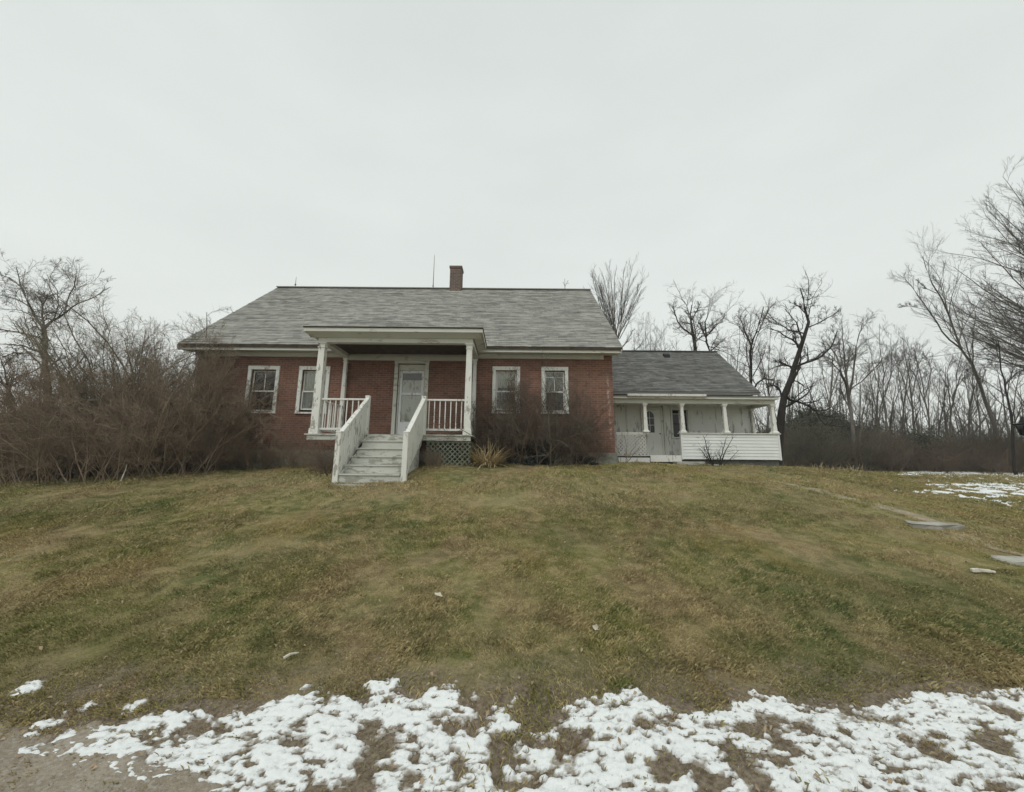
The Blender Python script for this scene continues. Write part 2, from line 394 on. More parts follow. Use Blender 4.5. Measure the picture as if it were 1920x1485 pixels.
# ------------------------------------------------------------------ terrain
TP = np.array([(-20,2,-1.78),(0,0,-1.72),(0,2,-1.70),(10,2,-1.68),(20,2,-1.62),(-10,1,-1.76),(0,-6,-1.72),(-20,-6,-1.8),(20,-6,-1.6),
 (0,3.2,-1.55),(-5,3.2,-1.60),(6,3.2,-1.55),(0,5,-1.25),(-6,5,-1.38),(6,5,-1.27),(0,7,-.87),(-7,7,-1.02),(6,7,-.97),(12,7,-1.25),
 (-3.2,9.1,-.50),(2,9.5,-.43),(-8,9,-.74),(7,9.5,-.55),(12,10,-.95),(-1.8,11.1,-.13),(-6,12,-.22),(3,12.8,-.02),(-10,12,-.38),(-14,11,-.72),(-20,12,-.95),
 (5,14.5,-.04),(8,15.4,-.06),(11,16,-.10),(15,14,-.62),(14,18,-.24),(20,17,-.55),(24,13,-.95),(0,18,-.05),(-5,20,-.15),(10,22,-.2),(20,26,-.32),(30,28,-.34),
 (-15,18,-.75),(-25,25,-1.0),(0,40,-.4),(30,45,-.4),(-40,45,-1),(60,30,-.4),(-60,10,-1.4),(60,5,-1.5),(-60,-10,-1.8),(60,-10,-1.6),(0,-20,-1.8),(-60,60,-1),(60,60,-.4)], float)
def _k(r2): return np.where(r2 > 0, .5*r2*np.log(r2+1e-12), 0)
def _fit():
    n = len(TP); P = np.c_[np.ones(n), TP[:, :2]]
    r2 = ((TP[:, None, :2]-TP[None, :, :2])**2).sum(-1)
    A = np.zeros((n+3, n+3)); A[:n, :n] = _k(r2)+np.eye(n)*.15; A[:n, n:] = P; A[n:, :n] = P.T
    return np.linalg.solve(A, np.r_[TP[:, 2], 0, 0, 0])
_w = _fit()
def gz(x, y, rough=True):
    x = np.asarray(x, float); y = np.asarray(y, float); s = np.broadcast(x, y).shape
    xf, yf = np.clip(np.broadcast_to(x, s).ravel(), -60, 60), np.clip(np.broadcast_to(y, s).ravel(), -20, 60)
    o = np.zeros(len(xf))
    for i in range(0, len(xf), 20000):
        a, b = xf[i:i+20000], yf[i:i+20000]
        r2 = (a[:, None]-TP[None, :, 0])**2+(b[:, None]-TP[None, :, 1])**2
        o[i:i+20000] = _k(r2) @ _w[:-3]+_w[-3]+_w[-2]*a+_w[-1]*b
    if rough:
        o = o+.035*vnoise(xf*.9, yf*.9, 3)+.018*vnoise(xf*2.7, yf*2.7, 5)
    return o.reshape(s)
def g1(x, y): return float(gz(np.array([x]), np.array([y]))[0])
def hit(px, py):
    """where a line of sight meets the ground"""
    d = ray(px, py); t = np.linspace(1.5, 60, 4000); q = d[None]*t[:, None]
    below = np.nonzero(q[:, 2] < gz(q[:, 0], q[:, 1]))[0]
    return q[below[0]] if len(below) else q[-1]
def grid_axis(parts):
    return np.concatenate([np.arange(a, b, s) for a, b, s in parts])
ax = grid_axis([(-400,-100,60),(-100,-30,10),(-30,-12,.6),(-12,12,.12),(12,30,.6),(30,100,10),(100,401,60)])
ay = grid_axis([(-200,-20,40),(-20,1,1),(1,13.5,.12),(13.5,32,.5),(32,60,4),(60,500,60)])
GX, GY = np.meshgrid(ax, ay); GZ = gz(GX, GY)
nx, ny = len(ax), len(ay)
idx = np.arange(nx*ny).reshape(ny, nx)
np_mesh('ground', np.c_[GX.ravel(), GY.ravel(), GZ.ravel()], [np.c_[idx[:-1,:-1].ravel(), idx[:-1,1:].ravel(), idx[1:,1:].ravel(), idx[1:,:-1].ravel()]], M_ground, smooth=True, kind='structure')

def inside(px, py, poly):
    r = np.zeros(px.shape, bool); n = len(poly)
    for i in range(n):
        (x1, y1), (x2, y2) = poly[i], poly[(i+1) % n]
        c = (y1 > py) != (y2 > py)
        r ^= c & (px < (x2-x1)*(py-y1)/((y2-y1) if y2 != y1 else 1e-9)+x1)
    return r
def dist_poly(px, py, poly):
    d = np.full(px.shape, 1e9); n = len(poly)
    for i in range(n):
        a, b = np.array(poly[i]), np.array(poly[(i+1) % n]); ab = b-a
        t = np.clip(((px-a[0])*ab[0]+(py-a[1])*ab[1])/(ab@ab+1e-12), 0, 1)
        d = np.minimum(d, np.hypot(px-a[0]-t*ab[0], py-a[1]-t*ab[1]))
    return d
def world_poly(pp): return [tuple(hit(x, y)[:2]) for x, y in pp]
def signed(X, Y, poly):
    d = dist_poly(X, Y, poly); return np.where(inside(X, Y, poly), d, -d)
def sheet(name, X, Y, m, h, material, smooth=True, tint=None, **k):
    """ground-hugging sheet where m > 0, h its height above the ground; edges sink into the ground"""
    Z = gz(X, Y)+h; keep = m > 0
    q = keep[:-1,:-1] | keep[:-1,1:] | keep[1:,1:] | keep[1:,:-1]
    ii = np.arange(X.size).reshape(X.shape)
    F = np.c_[ii[:-1,:-1][q], ii[:-1,1:][q], ii[1:,1:][q], ii[1:,:-1][q]]
    u, inv = np.unique(F.ravel(), return_inverse=True)
    V = np.c_[X.ravel(), Y.ravel(), Z.ravel()][u]
    return np_mesh(name, V, [inv.reshape(F.shape)], material, smooth=smooth, attr=None if tint is None else tint.ravel()[u], **k)

# gravel road shoulder along the bottom of the picture
road_edge = world_poly([(-60,1325),(60,1385),(180,1440),(330,1470),(470,1492)])+[(-.9,1.95),(1.5,1.75),(5,1.6),(20,1.5)]
road_poly = [(-40,2.9+1.0)]+[(-15,road_edge[0][1]+.9)]+road_edge+[(40,1.3),(40,-7),(-40,-7)]
X, Y = np.meshgrid(grid_axis([(-40,-7,1.5),(-7,6,.05),(6,41,1.5)]), grid_axis([(-7,1.2,.6),(1.2,4.4,.05)]))
mroad = signed(X, Y, road_poly)+.20*fbm(X*2.2, Y*2.2, 4, 9)+.07*fbm(X*9, Y*9, 3, 19)
sheet('road', X, Y, mroad, np.clip(mroad*.25, -.02, .012)+.004, M_road, kind='structure')

# snow along the road edge: the melting bank is built cell by cell on the ground
snow_top = [(70,1405),(130,1374),(165,1380),(215,1368),(280,1350),(330,1336),(380,1338),(430,1336),(500,1335),(552,1312),(596,1297),(590,1338),(612,1336),(640,1316),(680,1318),(700,1292),(745,1283),(750,1302),(772,1322),(800,1310),(806,1297),(856,1292),(860,1312),(900,1335),(945,1330),(967,1370),(962,1390),(1035,1386),(1050,1350),(1085,1326),(1130,1320),(1165,1322),(1200,1305),(1230,1320),(1262,1345),(1330,1345),(1390,1362),(1405,1328),(1450,1325),(1520,1338),(1590,1335),(1620,1352),(1680,1342),(1700,1318),(1750,1315),(1830,1318),(1860,1332),(1880,1310),(1990,1306),(2200,1300)]
snow_bot = [(2200,1640),(1500,1640),(1000,1620),(880,1560),(760,1530),(690,1500),(640,1488),(610,1462),(560,1488),(430,1486),(380,1468),(330,1458),(260,1462),(200,1438),(130,1438)]
snow_main = world_poly(snow_top+snow_bot)
chunks = [[(5,1320),(20,1300),(50,1280),(88,1278),(78,1296),(55,1304),(28,1312)],[(35,1380),(70,1352),(112,1348),(118,1356),(85,1372),(60,1390),(40,1392)],
 [(216,1352),(240,1322),(288,1305),(280,1322),(240,1345)],[(110,1340),(135,1325),(140,1330),(118,1344)],[(140,1333),(172,1316),(180,1326),(150,1340)],[(615,1320),(622,1305),(636,1312),(626,1328)],[(960,1318),(968,1303),(972,1315)],
 [(880,1305),(890,1300),(896,1312),(884,1314)],[(1045,1350),(1052,1340),(1068,1345),(1055,1352)]]
chunks = [world_poly(c) for c in chunks]
holes = [(697,1372,14,12),(722,1408,22,16),(848,1368,11,6),(883,1371,11,6),(940,1400,14,10),(1390,1430,18,24),(1332,1478,14,20),(1458,1392,16,12),(1430,1355,24,10),(1412,1372,18,12),(1740,1405,24,12),(1762,1382,13,5),(1618,1350,34,9),(1885,1337,18,7),(1868,1408,20,9),(1855,1376,18,6),
 (860,1456,13,20),(930,1452,8,16),(680,1466,30,14),(1460,1430,12,9),(1505,1363,10,4),(1588,1378,7,7),(552,1395,24,7),(560,1362,14,7),(470,1400,12,4),(420,1376,12,3),(1068,1402,18,16),(1100,1378,10,6),(1205,1358,10,8),(1240,1440,22,10),(1182,1432,6,4),(730,1442,22,5),(770,1460,14,8),(960,1475,30,6),(1626,1476,8,4),(1862,1476,7,4)]
X, Y = np.meshgrid(np.arange(-5.2, 5.6, .0105), np.arange(1.75, 4.2, .0105))
nf = fbm(X*5+Y*2, Y*12, 5, 21, .62)
def streak(X, Y): return fbm(X*4-Y*2, Y*11, 4, 33, .6)
ms = signed(X, Y, snow_main)+.050*nf+.035*streak(X, Y)+.028*fbm(X*23, Y*23, 3, 14, .65)+.012*vnoise(X*70, Y*70, 4)+.024+.034*np.clip(X/2, 0, 1)+.03*np.clip((2.55-Y)/.3, 0, 1)*np.clip(X+1.6, 0, 1)
for c in chunks: ms = np.maximum(ms, signed(X, Y, c)+.018*nf)
ppx, ppy = project(np.stack([X, Y, gz(X, Y)], -1))
for hx, hy, a, b in holes:
    c0 = hit(hx, hy); sx = c0[1]/FPX*1.05
    rr = np.hypot((X-c0[0])/(a*sx), (Y-c0[1])/(b*sx*1.7))
    ms = np.minimum(ms, (rr-1)*.05+.03*nf+.02*fbm(X*25, Y*25, 3, 19)+.006)
# scattered pits where twigs and grass have melted through
pits = fbm(X*6.5+Y*2.5, Y*15, 4, 55, .64); broken = np.clip(fbm(X*1.1, Y*1.6, 3, 58)*.5+.5, 0, 1)
ms = np.minimum(ms, (.95-.35*broken-pits)*.11)
pit2 = fbm(X*17+Y*6, Y*40, 3, 155, .68)
ms = np.minimum(ms, (1.02-.42*broken-pit2)*.05)
hs = np.clip(ms/.075, 0, 1)**.8*.020
hs = hs*(1+.55*fbm(X*5, Y*5, 4, 71))+.006*fbm(X*22, Y*40, 4, 91, .7)*np.clip(ms/.02, 0, 1)-.02*(ms <= 0)+.005
SNOW = (X, Y, ms)
sheet('snow', X, Y, ms+.004, hs, M_snow, tint=np.clip(ms/.045, 0, 1)*np.clip(1.05-.6*np.clip(pits, 0, 1), 0, 1), kind='stuff', label='patchy melting snow bank along the gravel road edge', cat='snow')
def snow_at(x, y):
    i = np.clip(((y-1.75)/.0105).astype(int), 0, ms.shape[0]-1); j = np.clip(((x+5.2)/.0105).astype(int), 0, ms.shape[1]-1)
    ok = (x > -5.2) & (x < 5.5) & (y > 1.75) & (y < 4.15)
    return np.where(ok, ms[i, j], -1)
# thin remains of snow lying in the field to the right
X, Y = np.meshgrid(np.arange(10, 34, .06), np.arange(9, 26, .06))
fx, fy = project(np.stack([X, Y, gz(X, Y)], -1))
reg = np.minimum(np.minimum((fx-1760-(fy-905)*-1.2)/60, (fy-899)/8), (940-fy+(fx-1850)*.12)/10)
mf = np.minimum(reg, 1)*.5+fbm(X*2.4+Y*.8, Y*4.4, 4, 5, .65)*1.0-.78
reg2 = np.minimum(np.minimum((fx-1690)/40, (1930-fx)/20), (5.5-np.abs(fy-886-(fx-1690)*.012))/3)
mf = np.maximum(mf, np.minimum(reg2, 1)*.6+fbm(X*1.1, Y*1.6, 4, 8, .6)*.5-.38)
hf = np.clip(mf, -.1, .3)*.14
sheet('snow', X, Y, mf, hf, M_snow, tint=np.clip(mf/.1, 0, 1), kind='stuff', label='thin broken snow lying in the field to the right', cat='snow')

# worn path with stone slabs on the right
def ribbon(name, pts, wid, material, lift=.012, **k):
    P = np.array([hit(*p)[:2] for p in pts]); t = np.linspace(0, len(P)-1, 90)
    cx, cy = np.interp(t, range(len(P)), P[:, 0]), np.interp(t, range(len(P)), P[:, 1])
    dx, dy = np.gradient(cx), np.gradient(cy); L = np.hypot(dx, dy); nx_, ny_ = -dy/L, dx/L
    w = np.interp(t, range(len(P)), wid)
    us = np.linspace(-1, 1, 9); V = []
    for u in us:
        j = 1+.45*vnoise(t*2.1+u*3, t*0+u*4, 3)
        x, y = cx+nx_*w*u*j, cy+ny_*w*u*j
        V.append(np.c_[x, y, gz(x, y)+lift*(1-abs(u)**3)-.012*abs(u)**3])
    V = np.array(V); n, m_ = V.shape[:2]; ii = np.arange(n*m_).reshape(n, m_)
    np_mesh(name, V.reshape(-1, 3), [np.c_[ii[:-1,:-1].ravel(), ii[:-1,1:].ravel(), ii[1:,1:].ravel(), ii[1:,:-1].ravel()]], material, smooth=True, **k)
    return P
PATH = ribbon('path', [(1425,899),(1500,912),(1580,932),(1650,947),(1720,970),(1800,1005),(1880,1030),(1960,1045)], [.12,.22,.22,.28,.22,.3,.35,.3], M_path, kind='structure')
def slab(pxc, w, d, h, label, rot):
    c = hit(*pxc); r = np.random.default_rng(int(pxc[0])); m = MB(); n = 14; vs = []
    for z in (-.2, h*.5, h*.75):
        for i in range(n):
            a = 2*math.pi*i/n; q = (abs(math.cos(a))**4+abs(math.sin(a))**4)**-.25*(1+.07*math.sin(i*2.3+pxc[0]))*(1 if z < h else .95)
            vs.append((w/2*q*math.cos(a)+r.normal(0, .012), d/2*q*math.sin(a)+r.normal(0, .012), z+r.normal(0, .006)))
    fs = [tuple(range(2*n, 3*n))]+[(k*n+i, k*n+(i+1)%n, (k+1)*n+(i+1)%n, (k+1)*n+i) for k in range(2) for i in range(n)]
    m.add(vs, fs); o = m.build('stone_slab', M_slab, bevel=.012, label=label, cat='stone slab', group='stone slabs along the worn path')
    o.location = (c[0], c[1], c[2]); o.rotation_euler = (math.radians(3), 0, math.radians(rot))
slab((1750,988), .74, .36, .085, 'flat grey stone slab at the middle of the worn lawn path', -6)
slab((1912,1056), .5, .3, .07, 'pale stone slab cut by the right frame edge, lowest on the path', -14)

# ------------------------------------------------------------------ grass blades
def mow(n, y0, y1, pw, wmin, wk, hmin, hk, seed, flat):
    r = np.random.default_rng(seed)
    u = r.random(n); a = 2-pw
    y = (y0**a+u*(y1**a-y0**a))**(1/a) if abs(a) > 1e-6 else y0*(y1/y0)**u
    x = (r.random(n)*2-1)*(y*1.36+1.2)
    keep = ~((x > -10.9) & (x < 3.6) & (y > 12.9)) & ~((x > 3.4) & (x < 11) & (y > 15.9)) & ~((x > -4.2) & (x < -2.4) & (y > 9.1))
    s = snow_at(x, y); keep &= (s < .010) | ((s < .04) & (r.random(n) < .25))
    vg = signed(x, y, snow_main); keep &= (vg+.22*fbm(x*2.2, y*2.2, 3, 12) < -.12) | (r.random(n) < .16)
    rd = signed(x, y, road_poly); keep &= (rd+.25*fbm(x*3, y*3, 3, 2) < .10) | (r.random(n) < .08)
    dp = np.min(np.hypot(x[:, None]-PATH[None, :, 0], y[:, None]-PATH[None, :, 1]), 1)
    x, y = x[keep], y[keep]; n = len(x)
    z = gz(x, y)-.004
    h = (hmin+hk*y)*(.45+r.random(n))*np.clip(1+.6*fbm(x*.8, y*.8, 3, 40)+.6*fbm(x*4, y*4, 2, 44), .25, 2.4); w = (wmin+wk*y)*(.6+.8*r.random(n))
    th = r.random(n)*2*math.pi; lean = flat*(.35+.8*r.random(n)); la = th*0+fbm(x*.5, y*.5, 2, 77)*3+r.normal(0, 1.1, n)
    wx, wy = np.cos(th)*w/2, np.sin(th)*w/2
    lx, ly = np.cos(la)*np.sin(lean), np.sin(la)*np.sin(lean); lz = np.cos(lean)
    V = np.empty((n, 4, 3))
    V[:, 0] = np.c_[x-wx, y-wy, z]; V[:, 1] = np.c_[x+wx, y+wy, z]
    k = .55
    V[:, 2] = np.c_[x+lx*h*k*.7+wx*.7, y+ly*h*k*.7+wy*.7, z+lz*h*k*1.15+.004]
    V[:, 3] = np.c_[x+lx*h, y+ly*h, z+lz*h*.85+.004]
    return V.reshape(-1, 3), np.repeat(r.random(n), 4)
gv, gt = [], []
for args in ((430000, 2.0, 7.5, 1.1, .0014, .00040, .022, .0022, 1, 1.05), (330000, 6.5, 17.5, 1.3, .0015, .0006, .032, .0018, 2, 1.0), (60000, 15, 30, 1.2, .004, .0010, .05, .0015, 4, .9)):
    v, t = mow(*args); gv.append(v); gt.append(t)
gv = np.concatenate(gv); gt = np.concatenate(gt); b = np.arange(len(gv)//4)*4
np_mesh('grass', gv, [np.concatenate([np.c_[b, b+1, b+2], np.c_[b, b+2, b+3]])], M_blade, attr=gt, kind='stuff', label='patchy straw and olive winter lawn rising to the house', cat='lawn')

# fallen leaves
def leaves(n, seed):
    r = np.random.default_rng(seed); y = 2.2*(13/2.2)**r.random(n); x = (r.random(n)*2-1)*y*1.36
    d = fbm(x*.7, y*.7, 3, 60); s = snow_at(x, y)
    keep = (d > -.1) & (s < .06) & ~((x > -4.2) & (x < -2.4) & (y > 9.0)) & (y < 12.6); x, y = x[keep], y[keep]; n = len(x)
    z = gz(x, y)+.018+.02*r.random(n); L = .007+.010*r.random(n)+.0009*y; a = r.random(n)*6.28; t = r.normal(0, .5, (n, 2))
    ux = np.c_[np.cos(a), np.sin(a), t[:, 0]]*L[:, None]; uy = np.c_[-np.sin(a), np.cos(a), t[:, 1]]*L[:, None]*.55
    c = np.c_[x, y, z]; V = np.stack([c-ux, c+uy+[0,0,.006], c+ux, c-uy+[0,0,.008]], 1).reshape(-1, 3)
    q = np.arange(n)*4
    np_mesh('fallen_leaves', V, [np.c_[q, q+1, q+2, q+3]], M_leaf, kind='stuff', label='small dry brown leaves scattered over the lawn', cat='fallen leaves')
leaves(1000, 5)
def big_leaf(px, py, L, rot, label, tilt=.4):
    c = hit(px, py); m = MB(); n = 9; vs = []
    for i in range(n):
        a = 2*math.pi*i/n; q = L*(1 if i % 2 == 0 else .72)
        vs.append((q*math.cos(a), .62*q*math.sin(a), .35*q*abs(math.sin(a))))
    vs += [(x, y, z-.004) for x, y, z in vs]
    m.add(vs, [tuple(range(n)), tuple(range(2*n-1, n-1, -1))]+[(i, n+i, n+(i+1)%n, (i+1)%n) for i in range(n)])
    m.bar((L*.9, 0, 0), (L*1.7, .02, -.01), .004, .004)
    o = m.build('dry_leaf', M_dryleaf, label=label, cat='leaf'); o.location = (c[0], c[1], c[2]+.03); o.rotation_euler = (tilt, .3, rot)
big_leaf(1117, 1184, .045, .5, 'large pale curled leaf lying alone in the middle of the lawn', 1.0)
big_leaf(822, 1122, .05, .1, 'pale leaf lying in a patch of brown grass below the steps', .3)
def stick(px, py, L, rot, label, r=.008, up=.0, material=None):
    c = hit(px, py); m = MB(); p0 = Vector((-L/2*math.cos(rot), -L/2*math.sin(rot), 0))
    a = [p0, p0*.2+Vector((0, .01, .01+up*.4)), -p0*.6+Vector((.01, 0, .006+up*.7)), -p0+Vector((0, 0, up))]
    for i in range(3): m.bar(a[i], a[i+1], r*2*(1-.2*i), r*2*(1-.2*i))
    o = m.build('stick', material or M_birch, bevel=r*.4, label=label, cat='stick'); o.location = (c[0], c[1], c[2]+.035)
stick(545, 1238, .11, .9, 'short pale stick lying on the lawn above the snow')
stick(1845, 1077, .22, -.35, 'white piece of snow lying near the lowest stone slab', .022)  # a scrap of snow, built with the stick shape
stick(229, 905, .06, 1.2, 'pale peeled twig standing before the left thicket', .011, .42)

# ------------------------------------------------------------------ brick house
H = empty('brick_house', (-3.7, 17.3, 0), label='one and a half storey red brick farmhouse with grey gable roof and white front porch', cat='house')
def part(m, name, material, parent, **k):
    o = m.build(name, material, parent, **k)
    if parent.type == 'EMPTY': o.matrix_parent_inverse = Matrix.Translation(-Vector(parent.location))
    return o
def wall_grid(m, x0, x1, z0, z1, holes, y, depth):
    xs = sorted({x0, x1, *[h[0] for h in holes], *[h[1] for h in holes]}); zs = sorted({z0, z1, *[h[2] for h in holes], *[h[3] for h in holes]})
    for i in range(len(xs)-1):
        for j in range(len(zs)-1):
            cx, cz = (xs[i]+xs[i+1])/2, (zs[j]+zs[j+1])/2
            if any(h[0] < cx < h[1] and h[2] < cz < h[3] for h in holes): continue
            m.add([(xs[i],y,zs[j]),(xs[i+1],y,zs[j]),(xs[i+1],y,zs[j+1]),(xs[i],y,zs[j+1])], [(0,1,2,3)])
    for a, b, c, d in holes:
        q = [(a,c),(b,c),(b,d),(a,d)]
        for k in range(4):
            p, r = q[k], q[(k+1)%4]
            m.add([(p[0],y,p[1]),(r[0],y,r[1]),(r[0],y+depth,r[1]),(p[0],y+depth,p[1])], [(3,2,1,0)])
HX0, HX1, HY0, HY1 = -10.80, 3.43, 13.0, 21.6
FT = .34                                            # top of the foundation
wins = [(-9.01, -7.94, 1.55, 3.19), (-7.27, -6.22, 1.55, 3.19), (-.67, .27, 1.62, 3.24), (1.00, 1.91, 1.62, 3.24)]
door = (-4.02, -2.85, .78, 3.42)
cw = .115
wholes = [(a+cw, b-cw, c+.08, d-.14) for a, b, c, d in wins]+[(door[0]+.12, door[1]-.12, door[2], door[3]-.10)]
m = MB(); wall_grid(m, HX0, HX1, FT, 3.72, wholes, HY0, .22)
ridge_z, ridge_y, eave_z = 8.06, 17.3, 3.72
m.add([(HX1,HY0,FT),(HX1,HY1,FT),(HX1,HY1,3.72),(HX1,ridge_y,ridge_z-.22),(HX1,HY0,3.72)], [(0,1,2,3,4)])
m.add([(HX0,HY0,FT),(HX0,HY1,FT),(HX0,HY1,3.72),(HX0,ridge_y,ridge_z-.22),(HX0,HY0,3.72)], [(4,3,2,1,0)])
m.add([(HX0,HY1,FT),(HX1,HY1,FT),(HX1,HY1,3.72),(HX0,HY1,3.72)], [(3,2,1,0)])
part(m, 'wall', M_brick, H, fix=False)
m = MB().box(HX0-.05, HX1+.06, HY0-.05, HY1+.05, -.6, FT)
part(m, 'foundation', M_stone, H, bevel=.02)
# an attic floor keeps the rooms dark
part(MB().box(HX0+.02, HX1-.02, HY0+.3, HY1-.02, 3.55, 3.6), 'ceiling', M_ceiling, H)

def shingle_slope(name, x0, x1, lo, hi, expo, material, parent, seed, dx=.16):
    """shingle courses on a slope running from the eave point lo (y,z) up to hi, every course a strip with a raised, uneven lower edge"""
    r = np.random.default_rng(seed); lo, hi = np.array(lo, float), np.array(hi, float); L = np.linalg.norm(hi-lo); d = (hi-lo)/L
    nrm = np.array([-d[1], d[0]]) if d[0] > 0 else np.array([d[1], -d[0]])
    if nrm[1] < 0: nrm = -nrm
    rows = int(L/expo)+1; xs = np.arange(x0, x1+dx*.5, dx); xs[-1] = x1; n = len(xs)
    V, F, UV = [], [], []
    for k in range(rows):
        s0 = k*expo; s1 = min(L, s0+expo*1.12); b = len(V)
        if s1-s0 < .02: continue
        je = .010*vnoise(xs*1.1, xs*0+k*3.7, seed)+.006*r.normal(0, 1, n); jl = .017+.010*vnoise(xs*.9, xs*0+k*1.9, seed+1)+.004*r.normal(0, 1, n)
        for s, lift in ((s0+je-.002, -.002+0*jl), (s0+je, np.clip(jl, .008, .04)), (np.full(n, s1), np.full(n, .004))):
            for i in range(n):
                p = lo+d*s[i]+nrm*lift[i]; V.append((xs[i], p[0], p[1])); UV.append((xs[i], s0+expo*.5))
        for i in range(n-1):
            F += [(b+i, b+i+1, b+n+i+1, b+n+i), (b+n+i, b+n+i+1, b+2*n+i+1, b+2*n+i)]
    me = bpy.data.meshes.new(name); me.from_pydata(V, [], F); u = me.uv_layers.new(name='UVMap')
    li = np.empty(len(me.loops), np.int32); me.loops.foreach_get('vertex_index', li)
    u.data.foreach_set('uv', np.array(UV, np.float32)[li].ravel())
    o = link_mesh(name, me, material, parent)
    o.matrix_parent_inverse = Matrix.Translation(-Vector(parent.location)); return o
RX0, RX1 = -11.12, 3.66
lo_f, hi_f = (12.46, 3.80), (ridge_y, ridge_z)
roof = shingle_slope('roof', RX0, RX1, lo_f, hi_f, .145, M_sh_main, H, 3)
lo_b = (2*ridge_y-12.46, 3.80)
m = MB()
sub = .10                                          # roof deck under the courses, both slopes
for (a, b_) in ((lo_f, hi_f), (lo_b, hi_f)):
    m.add([(RX0,a[0],a[1]-.012),(RX1,a[0],a[1]-.012),(RX1,b_[0],b_[1]-.012),(RX0,b_[0],b_[1]-.012),(RX0,a[0],a[1]-sub),(RX1,a[0],a[1]-sub),(RX1,b_[0],b_[1]-sub),(RX0,b_[0],b_[1]-sub)],
          [(0,1,2,3),(7,6,5,4),(0,4,5,1),(1,5,6,2),(3,7,4,0)])
deck = part(m, 'roof_deck', M_ceiling, H)
shingle_slope('roof', RX0, RX1, lo_b, hi_f, .29, M_sh_main, H, 5, .5)
part(MB().bar((RX0, ridge_y, ridge_z+.004), (RX1, ridge_y, ridge_z+.004), .26, .035), 'ridge_cap', M_sh_main, roof)
# chimney, flashing and rods stand on the roof
m = MB(); ch_x = -2.69
m.box(ch_x-.27, ch_x+.27, 17.02, 17.56, 7.6, 8.98); m.box(ch_x-.30, ch_x+.30, 16.99, 17.59, 8.98, 9.10)
part(m, 'chimney', M_chim, roof, bevel=.012)
m = MB(); m.box(ch_x-.34, ch_x+.33, 16.93, 17.0, 7.62, 7.80); part(m, 'flashing', M_flash, roof)
def rod(x, y, z, h, r, fork=False, ball=False):
    m = MB().lathe(x, y, [(z-.05, r*1.6), (z+h*.12, r*1.4), (z+h*.13, r), (z+h, r*.45)], 6)
    if ball: m.lathe(x, y, [(z+h*.22, .01), (z+h*.25, .04), (z+h*.31, .045), (z+h*.36, .012)], 8)
    if fork:
        m.bar((x, y, z+h*.3), (x+.16, y, z+h*.85), .018, .018); m.bar((x, y, z+h*.35), (x-.09, y, z+h*.7), .015, .015); m.bar((x+.08, y, z+h*.58), (x+.2, y, z+h*.62), .012, .012)
    part(m, 'lightning_rod', M_rod, roof)
rod(-10.30, ridge_y, ridge_z, .55, .018, ball=True); rod(-3.78, ridge_y, ridge_z, 1.75, .020, ball=False); rod(2.46, ridge_y, ridge_z, .58, .016, fork=True)
# cornice: fascia, soffit, frieze
m = MB()
m.box(RX0+.03, RX1-.03, 12.50, 12.54, 3.615, 3.735); m.prism_x(RX0+.05, RX1-.05, [(12.54,3.62),(13.0,3.66),(13.0,3.70),(12.54,3.70)])
m.prism_x(HX0-.02, 3.12, [(12.90,3.52),(12.998,3.52),(12.998,3.655),(12.84,3.64)])
m.prism_x(HX0-.02, 3.14, [(12.885,3.505),(12.998,3.505),(12.998,3.519),(12.885,3.519)])
part(m, 'cornice', M_trim, H)
for x in (RX0+.02, RX1-.06):                       # rake boards on both gables
    for a in (lo_f, lo_b): part(MB().bar((x+.02, a[0], a[1]-.16), (x+.02, ridge_y, ridge_z-.16), .035, .12), 'rake_board', M_trim, H)

